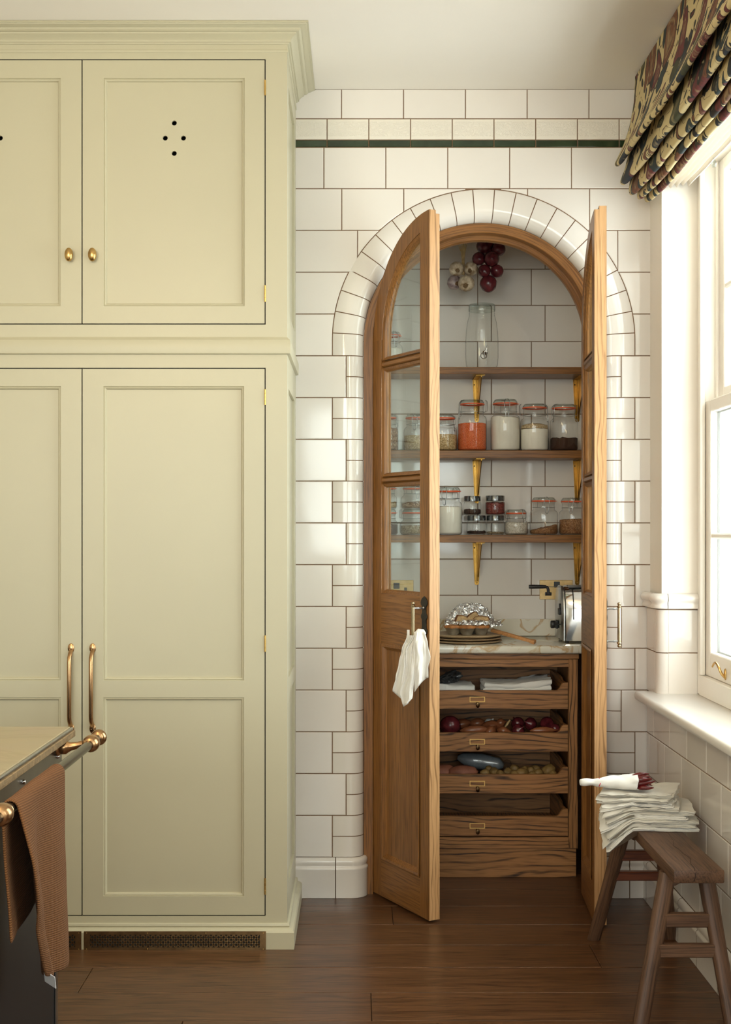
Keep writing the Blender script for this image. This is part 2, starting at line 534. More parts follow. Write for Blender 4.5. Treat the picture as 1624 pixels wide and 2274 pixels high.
M['clove'] = speck('dark_spice', (0.02, 0.010, 0.008), (0.05, 0.022, 0.016), (0.10, 0.05, 0.035), 300)
M['seedmix'] = speck('pale_seeds', (0.22, 0.15, 0.08), (0.38, 0.30, 0.18), (0.5, 0.42, 0.3), 260)


def onion_mat(name, dark, lite, rough=0.2):
    m, nt, b = new_mat(name)
    v = coords(nt, 'Object', (1, 1, 1), rnd=2.0)
    gr = N(nt, 'ShaderNodeTexNoise')
    mp = N(nt, 'ShaderNodeMapping')
    mp.inputs['Scale'].default_value = (55, 55, 6)
    L(nt, v, mp.inputs[0])
    L(nt, mp.outputs[0], gr.inputs['Vector'])
    gr.inputs['Scale'].default_value = 1.0
    gr.inputs['Detail'].default_value = 3
    c = ramp(nt, gr.outputs[0], [(0.3, dark), (0.72, lite)])
    L(nt, c, b.inputs['Base Color'])
    b.inputs['Roughness'].default_value = rough
    return m


M['red_onion'] = onion_mat('red_onion_skin', (0.055, 0.008, 0.012), (0.15, 0.022, 0.028), 0.22)
M['brown_onion'] = onion_mat('brown_shallot_skin', (0.15, 0.045, 0.017), (0.33, 0.12, 0.052), 0.25)
M['white_onion'] = onion_mat('white_onion_skin', (0.42, 0.44, 0.44), (0.66, 0.67, 0.66), 0.3)
M['garlic'] = onion_mat('garlic_skin', (0.27, 0.155, 0.065), (0.76, 0.65, 0.48), 0.5)
M['garlic_purple'] = onion_mat('purple_garlic_skin', (0.17, 0.11, 0.12), (0.52, 0.42, 0.38), 0.5)
M['straw'] = plain('dry_straw_stalk', (0.50, 0.35, 0.16), 0.8, vary=0.3, vscale=60)
M['root'] = plain('dry_root', (0.19, 0.11, 0.05), 0.9, vary=0.3, vscale=200)
M['potato'] = plain('yellow_potato_skin', (0.25, 0.155, 0.050), 0.55, vary=0.3, vscale=45, bump=0.2, bscale=60)
M['sweet_potato'] = plain('sweet_potato_skin', (0.30, 0.105, 0.060), 0.6, vary=0.3, vscale=30, bump=0.3, bscale=50)
M['chilli'] = plain('dried_red_chilli', (0.10, 0.004, 0.004), 0.28, vary=0.4, vscale=60, bump=0.4, bscale=90)
M['foil'] = plain('crumpled_foil', (0.88, 0.88, 0.89), 0.34, 1.0)
M['tin'] = plain('old_baking_tin', (0.36, 0.32, 0.25), 0.5, 0.4, vary=0.3, vscale=40)
M['pastry'] = plain('baked_pastry', (0.50, 0.20, 0.055), 0.7, vary=0.45, vscale=40, bump=0.5, bscale=70)
M['bread'] = plain('bread_crumb', (0.52, 0.345, 0.17), 0.9, vary=0.35, vscale=80, bump=0.5, bscale=160)
M['crust'] = plain('bread_crust', (0.20, 0.075, 0.024), 0.7, vary=0.3, vscale=40)
M['poly'] = plain('patterned_packet', (0.05, 0.055, 0.06), 0.15, vary=0.6, vscale=60)
M['paper_white'] = plain('care_label', (0.75, 0.76, 0.78), 0.8)
M['red_print'] = plain('red_print', (0.60, 0.02, 0.06), 0.8)


# ------------------------------------------------------------------ mesh helpers
def T(x, y, z):
    return Matrix.Translation((x, y, z))


def rotm(axis, a):
    return Matrix.Rotation(a, 4, axis)


class B:
    """collects shapes into one mesh"""

    def __init__(s):
        s.bm = bmesh.new()
        s.uvl = s.bm.loops.layers.uv.new('UVMap')

    def face(s, vs, uv=None):
        try:
            f = s.bm.faces.new(vs)
        except ValueError:
            return None
        if uv:
            for lp, t in zip(f.loops, uv):
                lp[s.uvl].uv = t
        return f

    def box(s, x0, x1, y0, y1, z0, z1, bev=0, seg=1, mat=None):
        mt = T((x0 + x1) / 2, (y0 + y1) / 2, (z0 + z1) / 2) @ Matrix.Diagonal((abs(x1 - x0), abs(y1 - y0), abs(z1 - z0), 1))
        if mat is not None:
            mt = mat @ mt
        r = bmesh.ops.create_cube(s.bm, size=1, matrix=mt)
        if bev:
            es = set()
            for v in r['verts']:
                es.update(v.link_edges)
            bmesh.ops.bevel(s.bm, geom=list(es), offset=bev, segments=seg, affect='EDGES', profile=0.5)
        return s

    def prism(s, poly, p0, p1, plane='xz', bev=0.0, mat=None, back=True):
        """polygon extruded from p0 to p1; with bev the p0 side gets a chamfer"""
        def P(a, b, c):
            v = {'xz': (a, c, b), 'xy': (a, b, c), 'yz': (c, a, b)}[plane]
            v = Vector(v)
            return mat @ v if mat is not None else v
        n = len(poly)
        d = 1 if p1 > p0 else -1
        rings = []
        if bev:
            bi, bev = bev if isinstance(bev, tuple) else (bev, bev)
            ins = inset(poly, bi)
            rings.append([s.bm.verts.new(P(a, b, p0)) for a, b in ins])
            rings.append([s.bm.verts.new(P(a, b, p0 + d * bev)) for a, b in poly])
        else:
            rings.append([s.bm.verts.new(P(a, b, p0)) for a, b in poly])
        rings.append([s.bm.verts.new(P(a, b, p1)) for a, b in poly])
        s.face(rings[0])
        for r0, r1 in zip(rings, rings[1:]):
            for k in range(n):
                s.face((r0[k], r0[(k + 1) % n], r1[(k + 1) % n], r1[k]))
        if back:
            s.face(rings[-1][::-1])
        return s

    def lathe(s, prof, n=24, mat=None, rfun=None, close=True):
        """profile of (radius, z) turned round z"""
        rings = []
        for r, z in prof:
            if r < 1e-6:
                v = Vector((0, 0, z))
                rings.append([s.bm.verts.new(mat @ v if mat is not None else v)])
            else:
                ring = []
                for k in range(n):
                    a = 2 * PI * k / n
                    rr = r * (rfun(a, z) if rfun else 1)
                    v = Vector((rr * math.cos(a), rr * math.sin(a), z))
                    ring.append(s.bm.verts.new(mat @ v if mat is not None else v))
                rings.append(ring)
        for r0, r1 in zip(rings, rings[1:]):
            for k in range(n):
                k2 = (k + 1) % n
                if len(r0) == 1 and len(r1) == 1:
                    continue
                if len(r0) == 1:
                    s.face((r0[0], r1[k2], r1[k]))
                elif len(r1) == 1:
                    s.face((r0[k], r0[k2], r1[0]))
                else:
                    s.face((r0[k], r0[k2], r1[k2], r1[k]))
        return s

    def tube(s, pts, r, n=8, closed=False, rfun=None, cap=True):
        pts = [Vector(p) for p in pts]
        m = len(pts)
        tans = []
        for k in range(m):
            a = pts[k - 1] if (k > 0 or closed) else pts[k]
            b = pts[(k + 1) % m] if (k < m - 1 or closed) else pts[k]
            t = (b - a)
            tans.append(t.normalized() if t.length > 1e-9 else Vector((0, 0, 1)))
        ref = Vector((0, 0, 1)) if abs(tans[0].z) < 0.9 else Vector((1, 0, 0))
        u = tans[0].cross(ref).normalized()
        rings = []
        for k in range(m):
            u = (u - tans[k] * u.dot(tans[k]))
            u = u.normalized() if u.length > 1e-6 else tans[k].orthogonal().normalized()
            w = tans[k].cross(u)
            rr = r * (rfun(k / max(1, m - 1)) if rfun else 1)
            rings.append([s.bm.verts.new(pts[k] + (u * math.cos(2 * PI * j / n) + w * math.sin(2 * PI * j / n)) * rr) for j in range(n)])
        seq = list(zip(rings, rings[1:])) + ([(rings[-1], rings[0])] if closed else [])
        for r0, r1 in seq:
            for j in range(n):
                s.face((r0[j], r0[(j + 1) % n], r1[(j + 1) % n], r1[j]))
        if cap and not closed:
            s.face(rings[0][::-1])
            s.face(rings[-1])
        return s

    def grid(s, fun, nu, nv, uv=None, closed_v=False):
        """surface fun(u, v) with u, v in 0..1; uv(u, v) gives texture metres"""
        vs = [[s.bm.verts.new(fun(i / nu, j / nv)) for j in range(nv + (0 if closed_v else 1))] for i in range(nu + 1)]
        w = len(vs[0])
        for i in range(nu):
            for j in range(nv):
                j2 = (j + 1) % w
                t = None
                if uv:
                    t = [uv(i / nu, j / nv), uv((i + 1) / nu, j / nv), uv((i + 1) / nu, (j + 1) / nv), uv(i / nu, (j + 1) / nv)]
                s.face((vs[i][j], vs[i + 1][j], vs[i + 1][j2], vs[i][j2]), t)
        return s

    def blob(s, rx, ry, rz, mat=None, sub=3, amp=0.0, freq=3.0, seed=0):
        r = bmesh.ops.create_icosphere(s.bm, subdivisions=sub, radius=1)
        for v in r['verts']:
            d = 1 + (noise.noise(v.co * freq + Vector((seed * 7.3, seed * 3.1, seed))) * amp if amp else 0)
            c = Vector((v.co.x * rx * d, v.co.y * ry * d, v.co.z * rz * d))
            v.co = mat @ c if mat is not None else c
        return s


def inset(poly, d):
    """polygon moved inwards by d (corner by corner)"""
    n = len(poly)
    area = sum(poly[k][0] * poly[(k + 1) % n][1] - poly[(k + 1) % n][0] * poly[k][1] for k in range(n))
    sg = 1 if area > 0 else -1
    out = []
    for k in range(n):
        p0, p1, p2 = (Vector(poly[k - 1]), Vector(poly[k]), Vector(poly[(k + 1) % n]))
        e1, e2 = p1 - p0, p2 - p1
        e1 = e1.normalized() if e1.length > 1e-9 else Vector((1, 0))
        e2 = e2.normalized() if e2.length > 1e-9 else e1
        n1, n2 = Vector((-e1.y, e1.x)) * sg, Vector((-e2.y, e2.x)) * sg
        nn = n1 + n2
        nn = nn.normalized() if nn.length > 1e-6 else n1
        k2 = max(0.45, nn.dot(n1))
        out.append(tuple(p1 + nn * (d / k2)))
    return out


XF = {}


def fin(b, name, smooth):
    bmesh.ops.recalc_face_normals(b.bm, faces=b.bm.faces[:])
    me = bpy.data.meshes.new(name)
    b.bm.to_mesh(me)
    b.bm.free()
    if smooth is not None:
        me.polygons.foreach_set('use_smooth', [True] * len(me.polygons))
        if smooth < 179:
            me.set_sharp_from_angle(angle=math.radians(smooth))
    return me


def ob(name, b, mat, parent=None, smooth=35, world=True, label=None):
    """links a mesh as ONE object; shapes are given in room coordinates unless world is False"""
    me = fin(b, name, smooth) if isinstance(b, B) else b
    if isinstance(b, B):
        me.materials.append(M[mat] if isinstance(mat, str) else mat)
    o = bpy.data.objects.new(name, me)
    COL.objects.link(o)
    if parent is not None:
        o.parent = parent
        if world and parent.name in XF and isinstance(b, B):
            me.transform(XF[parent.name].inverted())
    if label:
        o['label'] = label
    return o


def pivot(o, c):
    """move a child's origin to c (in its parent's axes) without moving its shape"""
    c = Vector(c)
    o.data.transform(Matrix.Translation(-c))
    o.location = c
    return o


def thing(name, label, cat, loc=(0, 0, 0), rot=(0, 0, 0), group=None):
    o = bpy.data.objects.new(name, None)
    COL.objects.link(o)
    o.empty_display_size = 0.05
    o.location = loc
    o.rotation_euler = rot
    XF[o.name] = Matrix.Translation(loc) @ o.rotation_euler.to_matrix().to_4x4()
    o['label'], o['category'] = label, cat
    if group:
        o['group'] = group
    return o


def tag(o, label, cat, group=None):
    o['label'], o['category'] = label, cat
    if group:
        o['group'] = group
    return o


def struct(name, b=None, mat=None, smooth=35, label=None, rot=None, loc=None):
    if b is None:
        o = bpy.data.objects.new(name, None)
        COL.objects.link(o)
    else:
        o = ob(name, b, mat, None, smooth)
    o['kind'] = 'structure'
    if label:
        o['label'] = label
    return o


def spline(pts, n):
    out = []
    for k in range(len(pts) - 1):
        p0, p1, p2, p3 = (Vector(pts[max(0, k - 1)]), Vector(pts[k]), Vector(pts[k + 1]), Vector(pts[min(len(pts) - 1, k + 2)]))
        for j in range(n):
            t = j / n
            out.append(0.5 * ((2 * p1) + (-p0 + p2) * t + (2 * p0 - 5 * p1 + 4 * p2 - p3) * t * t + (-p0 + 3 * p1 - 3 * p2 + p3) * t ** 3))
    out.append(Vector(pts[-1]))
    return out


def copy_tree(src, loc=None, rot=None, label=None, group=None, scale=None):
    o = src.copy()
    COL.objects.link(o)
    if loc is not None:
        o.location = loc
    if rot is not None:
        o.rotation_euler = rot
    if scale is not None:
        o.scale = scale
    if label:
        o['label'] = label
    if group:
        o['group'] = group
    for ch in src.children:
        c = ch.copy()
        COL.objects.link(c)
        c.parent = o
        for g in ch.children:
            d = g.copy()
            COL.objects.link(d)
            d.parent = c
    return o


def solid(o, t, sub=0, offset=0.0):
    md = o.modifiers.new('thickness', 'SOLIDIFY')
    md.thickness = t
    md.offset = offset
    if sub:
        ss = o.modifiers.new('smooth', 'SUBSURF')
        ss.levels = ss.render_levels = sub
    return o


# ------------------------------------------------------------------ large structure
rnd = random.Random(4)
S = DCAM / FPX                       # metres per pixel on the tiled wall


def zx(py):
    return EYE + (VPY - py) * S


def xx(px):
    return (px - VPX) * S


CEIL = 3.007
XO = 1.325                           # outer face of the window wall
XR = 1.071                           # right wall, tiled face
AX, AZ = 0.465, 2.072                # arch centre and springing height
RO = 0.5634                          # tiled ring, outer radius
RI = 0.447                           # reveal radius
BULL = 0.045

# floor: planks laid across the room
floor = struct('floor', B().box(-4.0, XO, -7.6, 0.95, -0.12, -0.012), 'dark_gap')
PW, y0 = 0.215, -0.324 - 0.215 * 34
for k in range(40):
    ya, yb = y0 + k * PW + 0.0012, y0 + (k + 1) * PW - 0.0012
    if ya > 0.9 or yb < -7.5:
        continue
    cuts = [-4.0] + sorted(rnd.uniform(-3.4, 1.2) for _ in range(2)) + [XO]
    if cuts[2] - cuts[1] < 0.5:
        cuts = [-4.0, cuts[1], XO]
    yb = min(yb, 0.93)
    for a, c in zip(cuts, cuts[1:]):
        if c - a < 0.05:
            continue
        o = ob('plank', B().box(a + 0.0008, c - 0.0008, ya, yb, -0.012, 0.0, 0.0015), 'floor', floor)
        pivot(o, ((a + c) / 2, (ya + yb) / 2, -0.006))

struct('ceiling', B().box(-4.0, XO, -7.6, 0.12, CEIL, CEIL + 0.1), 'ceiling')
struct('wall_left', B().box(-4.1, -4.0, -7.6, 0.1, 0, CEIL), 'wall_far')
w2 = WIN2
w4 = FILL_WIN4
bf = B()
bf.box(-4.0, w4['x0'], -7.6, -7.5, 0, CEIL).box(w4['x1'], w2['x0'], -7.6, -7.5, 0, CEIL).box(w2['x1'], XO, -7.6, -7.5, 0, CEIL)
for w_ in (w2, w4):
    bf.box(w_['x0'], w_['x1'], -7.6, -7.5, 0, w_['z0']).box(w_['x0'], w_['x1'], -7.6, -7.5, w_['z1'], CEIL)
struct('wall_front', bf, 'wall_far')
for nm, w_, mx, mz in (('window_2', w2, [0.225], [1.84]), ('fill_window_4', w4, [-2.4], [1.9])):
    wf = struct(nm)
    for xm, hw in [(w_['x0'] + 0.03, 0.03), (w_['x1'] - 0.03, 0.03)] + [(x, 0.025) for x in mx]:
        ob('frame_stile', B().box(xm - hw, xm + hw, -7.58, -7.52, w_['z0'], w_['z1'], 0.004), 'gloss_white', wf)
    for zm, hw in [(w_['z0'] + 0.035, 0.035), (w_['z1'] - 0.03, 0.03)] + [(z, 0.02) for z in mz]:
        ob('frame_rail', B().box(w_['x0'] + 0.06, w_['x1'] - 0.06, -7.575, -7.525, zm - hw, zm + hw, 0.004), 'gloss_white', wf)
    ob('glass_pane', B().box(w_['x0'] + 0.05, w_['x1'] - 0.05, -7.553, -7.549, w_['z0'] + 0.05, w_['z1'] - 0.05), 'pane', wf)


# back wall: backing board with the arched opening, tiles as children
def arch_pts(r, n=40, z0=0.0, cx=AX, cz=AZ):
    p = [(cx - r, z0)]
    for k in range(n + 1):
        a = PI - PI * k / n
        p.append((cx + r * math.cos(a), cz + r * math.sin(a)))
    p.append((cx + r, z0))
    return p


XL0 = -4.0
GR = 0.0028                          # grout bed sits this far behind the tile faces
outline = [(XL0, 0)] + arch_pts(RI + BULL - 0.003, 48) + [(XO, 0), (XO, CEIL), (XL0, CEIL)]
wall = struct('wall_back', B().prism(outline, GR, 0.12), 'grout', smooth=None)
MESH = {}
GAP = 0.0017


def tile_mesh(w, h, mat, t=GR, bev=0.0012):
    key = (round(w, 4), round(h, 4), mat)
    if key not in MESH:
        b = B()
        b.prism([(-w / 2, -h / 2), (w / 2, -h / 2), (w / 2, h / 2), (-w / 2, h / 2)], -t, 0.0, bev=(0.0024, 0.0012), back=False)
        me = fin(b, 'tile', 20)
        me.materials.append(M[mat])
        MESH[key] = me
    return MESH[key]


def tile(par, x0, x1, z0, z1, mat='tile', y=GR, frame=None):
    """flat rectangular tile, given by its joint lines; frame turns the wall plane"""
    w, h = x1 - x0 - 2 * GAP, z1 - z0 - 2 * GAP
    if w < 0.006 or h < 0.006:
        return
    o = ob('tile', tile_mesh(w, h, mat), None, par)
    p = Vector(((x0 + x1) / 2, y, (z0 + z1) / 2))
    if frame is not None:
        o.matrix_local = frame @ T(*p)
    else:
        o.location = p
    o.rotation_euler.x += rnd.uniform(-1, 1) * 0.0022
    o.rotation_euler.z += rnd.uniform(-1, 1) * 0.0022
    return o


def poly_tile(par, poly, mat='tile'):
    p = inset(poly, GAP)
    o = ob('tile', B().prism(p, 0.0, GR, bev=(0.0006, 0.0006) if min(q[1] for q in poly) > ZR[2] and max(q[1] for q in poly) > ZR[1] - 0.001 else (0.0024, 0.0012), back=False), mat, par, 20)
    return pivot(o, (sum(q[0] for q in p) / len(p), GR, sum(q[1] for q in p) / len(p)))


XL, XRT = xx(657) - 0.012, XR        # visible run of the wall
ROWS = [327.0, 418.7] + [418.7 + 92.82 * k for k in range(1, 17)]       # joint lines, photograph pixels
ZR = [zx(p) for p in ROWS]
# top course, relief frieze, green strip
zc = (CEIL, zx(263.5), zx(310.5), zx(327))
cols = [XL] + [xx(p) for p in (758.5, 896.3, 1034, 1171.2, 1308.6)] + [XRT + 0.018]
for a, c in zip(cols, cols[1:]):
    tile(wall, a, c, zc[1], zc[0])
cols = [XL] + [xx(726.5 + 92.75 * k) for k in range(8)] + [XRT + 0.018]
for k, (a, c) in enumerate(zip(cols, cols[1:])):
    tile(wall, a, c, zc[2], zc[1], 'frieze')
    tile(wall, a, c, zc[3], zc[2], 'green_tile')
cols = [XL] + [xx(p) for p in (719.3, 857, 994.7, 1132.2, 1269.7, 1407.3)] + [XRT + 0.018]
for a, c in zip(cols, cols[1:]):
    tile(wall, a, c, ZR[1], ZR[0])


def zb(x):
    d = RO * RO - (x - AX) ** 2
    return AZ + math.sqrt(d) if d > 0 else -9


def xb(z, side):
    if z <= AZ:
        return AX + side * RO
    d = RO * RO - (z - AZ) ** 2
    return AX + side * (math.sqrt(d) if d > 0 else 0)


# course that rides over the crown of the arch
cols = [XL] + [xx(p) for p in (759.2, 897, 1034.6, 1172.2, 1310)] + [XRT + 0.018]
z1, z0 = ZR[1], ZR[2]
for a, c in zip(cols, cols[1:]):
    pts = []
    nseg = 30
    for k in range(nseg + 1):
        x = a + (c - a) * k / nseg
        pts.append((x, min(z1, max(z0, zb(x)))))
    runs, cur = [], []
    for p in pts:
        if p[1] < z1 - 0.0052:
            cur.append(p)
        elif cur:
            runs.append(cur)
            cur = []
    if cur:
        runs.append(cur)
    for r in runs:
        if len(r) < 2:
            continue
        flat = all(abs(p[1] - z0) < 1e-6 for p in r)
        if flat:
            tile(wall, r[0][0], r[-1][0], z0, z1)
        else:
            poly_tile(wall, r + [(r[-1][0], z1), (r[0][0], z1)])
# courses beside the arch
for ri in range(2, 17):
    z1, z0 = ZR[ri], ZR[ri + 1]
    wide = (ri % 2 == 0) if ri >= 6 else None
    for side in (-1, 1):
        far = XL if side < 0 else XRT + 0.018
        if z1 > AZ + 0.02:                                    # curved cut
            zs = [z0 + (z1 - z0) * k / 8 for k in range(9)]
            edge = [(xb(z, side), z) for z in zs]
            joint = {(2, -1): xx(794.4), (2, 1): xx(1372.5)}.get((ri, side))
            if joint is not None:
                tile(wall, min(far, joint), max(far, joint), z0, z1) if side > 0 else tile(wall, far, joint, z0, z1)
                near = [(x, z) for x, z in edge if (x - joint) * side < -0.004]
                if len(near) > 2:
                    if len(near) < 9:
                        zz = joint
                        dz = math.sqrt(max(0, RO * RO - (joint - AX) ** 2)) + AZ
                        near = [(joint, dz)] + near if near[0][1] > z0 + 1e-6 else near
                    poly_tile(wall, near + [(joint, z1)] + ([(joint, z0)] if near[0][1] < z0 + 1e-6 else []))
            else:
                poly_tile(wall, edge + [(far, z1), (far, z0)])
        else:
            xe = AX + side * (RO if wide else 0.512)
            tile(wall, min(far, xe), max(far, xe), z0, z1)


# ring of rounded tiles round the arch and down both jambs
def ring_tile(fun, n, r_out):
    """fun(t, r) -> (x, z) for t in 0..1 along the ring; the inner edge rolls back into the reveal"""
    b = B()
    prof = [(r_out - GAP, GR), (r_out - GAP, 0.0012), (r_out - GAP - 0.0012, 0.0)]
    flat = RI + BULL
    for k in range(7):
        a = PI / 2 * k / 6
        prof.append((flat - BULL * math.sin(a), BULL * (1 - math.cos(a))))
    prof.append((RI, BULL + 0.02))
    rows = []
    for i in range(n + 1):
        rows.append([b.bm.verts.new((*[fun(i / n, r)[0]], y, fun(i / n, r)[1])) for r, y in prof])
    for i in range(n):
        for j in range(len(prof) - 1):
            b.face((rows[i][j], rows[i + 1][j], rows[i + 1][j + 1], rows[i][j + 1]))
    for row in (rows[0], rows[-1]):                            # edges of the tile down to the bed
        cx = sum(v.co.x for v in row) / len(row)
        low = []
        for (r, y), v in zip(prof, row):
            low.append(b.bm.verts.new((v.co.x, v.co.y + (GR if y < BULL * 0.9 else 0.0), v.co.z)))
        for j in range(len(prof) - 1):
            b.face((row[j], row[j + 1], low[j + 1], low[j]))
    o = ob('tile', b, 'tile', wall, 50)
    x, z = fun(0.5, r_out - 0.04)
    return pivot(o, (x, 0, z))


gb = B()                             # grout bed under the rounded tiles
gp_ = [(RI + BULL + 0.004, GR + 0.0004)] + [(RI + BULL - (BULL - 0.0026) * math.sin(PI / 2 * k / 6), BULL - (BULL - 0.0026) * math.cos(PI / 2 * k / 6)) for k in range(7)] + [(RI + 0.0026, BULL + 0.02)]
grow = []
for k in range(-1, 42):
    if k < 0:
        grow.append([gb.bm.verts.new((AX - r, y, 0.0)) for r, y in gp_])
    elif k > 40:
        grow.append([gb.bm.verts.new((AX + r, y, 0.0)) for r, y in gp_])
    else:
        an = PI - PI * k / 40
        grow.append([gb.bm.verts.new((AX + r * math.cos(an), y, AZ + r * math.sin(an))) for r, y in gp_])
for r0, r1 in zip(grow, grow[1:]):
    for j in range(len(gp_) - 1):
        gb.face((r0[j], r1[j], r1[j + 1], r0[j + 1]))
ob('grout_bed', gb, 'grout', wall, 60)
HALF, PITCH = math.radians(4.15), math.radians(8.3)
gp = GAP / 0.5
joints = [PI / 2 + HALF + PITCH * k for k in range(11)]
ring_tile(lambda t, r: (AX + r * math.cos(PI / 2 - HALF + gp + (2 * HALF - 2 * gp) * t), AZ + r * math.sin(PI / 2 - HALF + gp + (2 * HALF - 2 * gp) * t)), 3, RO)
for sd in (-1, 1):
    for a, c in zip(joints, joints[1:]):
        def f(t, r, a=a, c=c, sd=sd):
            an = a + gp + (c - a - 2 * gp) * t
            return (AX - sd * r * math.cos(an), AZ + r * math.sin(an))
        ring_tile(f, 3, RO)
    a_last, z_str = joints[-1], ZR[5]

    def f(t, r, sd=sd):
        z = AZ + r * math.sin(a_last) * (1 - t) - GAP * (1 - t) + (z_str + GAP - AZ) * t
        an = math.asin(max(0, min(1, (z - AZ) / r)))
        return (AX + sd * r * math.cos(an), z)
    ring_tile(f, 4, RO)
    for ri in range(5, 17):
        wide = ri % 2 == 0
        if ri == 5:
            wide = True
        for h in range(2):
            za = ZR[ri] + (ZR[ri + 1] - ZR[ri]) * h / 2 - GAP
            zbm = ZR[ri] + (ZR[ri + 1] - ZR[ri]) * (h + 1) / 2 + GAP
            ring_tile(lambda t, r, za=za, zbm=zbm, sd=sd: (AX + sd * r, za + (zbm - za) * t), 1, RO if (ri % 2 == 0) else 0.512)

SK = ZR[17]                          # top of the skirting course
SKP = [(0.000, SK), (-0.009, SK - 0.002), (-0.0145, SK - 0.010), (-0.0155, SK - 0.020), (-0.012, SK - 0.028), (-0.012, SK - 0.033), (-0.0165, SK - 0.036), (-0.0175, SK - 0.043), (-0.015, SK - 0.050), (-0.0150, 0.001)]


def skirting(par, x0, x1, frame=None, bull=0):
    """moulded skirting tile from x0 to x1; bull = +1 / -1 rolls that end back into the opening"""
    b = B()
    path = [(x0 + GAP, 0.0, 0.0), (x1 - GAP, 0.0, 0.0)]
    stations = [(lambda o, z: (x0 + GAP, o, z)), (lambda o, z: (x1 - GAP, o, z))]
    if bull:
        xe = x1 if bull > 0 else x0                            # the edge of the reveal
        r = BULL
        stations = [(lambda o, z: ((x0 + GAP) if bull > 0 else (x1 - GAP), o, z))]
        for k in range(9):
            a = PI / 2 * k / 8
            stations.append(lambda o, z, a=a: (xe - bull * r + bull * (r - o) * math.sin(a), r - (r - o) * math.cos(a), z))
        stations.append(lambda o, z: (xe - bull * o, BULL + 0.03, z))
    rows = []
    for st in stations:
        row = []
        for o, z in SKP:
            p = Vector(st(o, z))
            row.append(b.bm.verts.new(frame @ p if frame is not None else p))
        rows.append(row)
    for r0, r1 in zip(rows, rows[1:]):
        for j in range(len(SKP) - 1):
            b.face((r0[j], r1[j], r1[j + 1], r0[j + 1]))
    o = ob('skirting_tile', b, 'tile', par, 60)
    c = sum((v.co for v in o.data.vertices), Vector()) / len(o.data.vertices)
    return pivot(o, c)


skirting(wall, XL, xx(745.5))
skirting(wall, xx(745.5), AX - RI, bull=1)
skirting(wall, AX + RI, xx(1397), bull=-1)
skirting(wall, xx(1397), XR - 0.003)

# right wall: tiled below, plaster above, window opening
YREV = WIN1['y1']                    # reveal of the window, faces the camera
FR = Matrix(((0, 1, 0, XR), (-1, 0, 0, 0), (0, 0, 1, 0), (0, 0, 0, 1)))   # wall plane: x' runs towards the camera, -y' points into the room
bw = B()
XB = XR + GR                         # tile bed on the right wall
ZD = zx(1347)                        # underside of the dado moulding
bw.box(XB, XO, YREV + 0.034, 0.0, 0, ZD + 0.02).box(XB + 0.032, XO, YREV + GR, YREV + 0.034, 0, ZD + 0.02)
bw.box(XB, XO, WIN1['y0'], YREV + 0.036, 0, 0.735)
bw.box(XB, XO, FILL_WIN3['y1'], WIN1['y0'], 0, ZD)
bw.box(XB, XO, FILL_WIN3['y0'], FILL_WIN3['y1'], 0, 0.735)
bw.box(XB, XO, -7.5, FILL_WIN3['y0'], 0, ZD)
wr = struct('wall_right', bw, 'grout', smooth=None)
cb = B()
cp = [(XR + 0.0326 - 0.03 * math.cos(PI / 2 * k / 6), YREV + 0.0326 - 0.03 * math.sin(PI / 2 * k / 6)) for k in range(7)]
c0, c1 = [cb.bm.verts.new((x, y, 0.76)) for x, y in cp], [cb.bm.verts.new((x, y, ZD + 0.01)) for x, y in cp]
for k in range(6):
    cb.face((c0[k], c0[k + 1], c1[k + 1], c1[k]))
ob('grout_bed', cb, 'grout', wr, 60)
XP = XR + 0.014                      # plaster face
bp_ = B()
bp_.box(XP, XO, YREV + 0.002, 0.0, ZD + 0.02, CEIL)
bp_.box(XP, XO, WIN1['y0'], YREV + 0.002, WIN1['z1'], CEIL)
bp_.box(XP, XO, FILL_WIN3['y1'], WIN1['y0'], ZD, CEIL)
bp_.box(XP, XO, FILL_WIN3['y0'], FILL_WIN3['y1'], FILL_WIN3['z1'], CEIL)
bp_.box(XP, XO, -7.5, FILL_WIN3['y0'], ZD, CEIL)
ob('plaster', bp_, 'plaster', wr, smooth=None)
# dado tiles on the pier (from the corner to the reveal) and the rounded corner
for ri in (11, 12):
    tile(wr, 0.003, -YREV - 0.045, ZR[ri + 1], ZR[ri], frame=FR)
    b = B()
    za, zb_ = ZR[ri + 1] + GAP, ZR[ri] - GAP
    prof = [(XR, YREV + 0.045 - GAP), (XR, YREV + 0.032)]
    for k in range(1, 8):
        a = PI / 2 * k / 7
        prof.append((XR + 0.032 - 0.032 * math.cos(a), YREV + 0.032 - 0.032 * math.sin(a)))
    prof.append((XR + 0.037, YREV))
    r0 = [b.bm.verts.new((x, y, za)) for x, y in prof]
    r1 = [b.bm.verts.new((x, y, zb_)) for x, y in prof]
    for k in range(len(prof) - 1):
        b.face((r0[k], r0[k + 1], r1[k + 1], r1[k]))
    pivot(ob('corner_tile', b, 'tile', wr, 60), (XR + 0.01, YREV + 0.01, (za + zb_) / 2))
    tile(wr, XR + 0.037 - GAP, 1.2155, ZR[ri + 1], ZR[ri], y=YREV + GR)
# courses below the sill
for ri in range(13, 17):
    z1, z0 = ZR[ri], ZR[ri + 1]
    off = 0.117 if ri % 2 else 0.046
    cols = [0.003] + [off + 0.2307 * k for k in range(0, 9)]
    top = min(z1, 0.748) if ri == 13 else z1
    for a, c in zip(cols, cols[1:]):
        tile(wr, a, c, z0, z1 if ri > 13 else 0.758, frame=FR)
for k in range(8):
    skirting(wr, 0.003 if k == 0 else 0.06 + 0.2307 * (k - 1), 0.06 + 0.2307 * k, frame=FR)
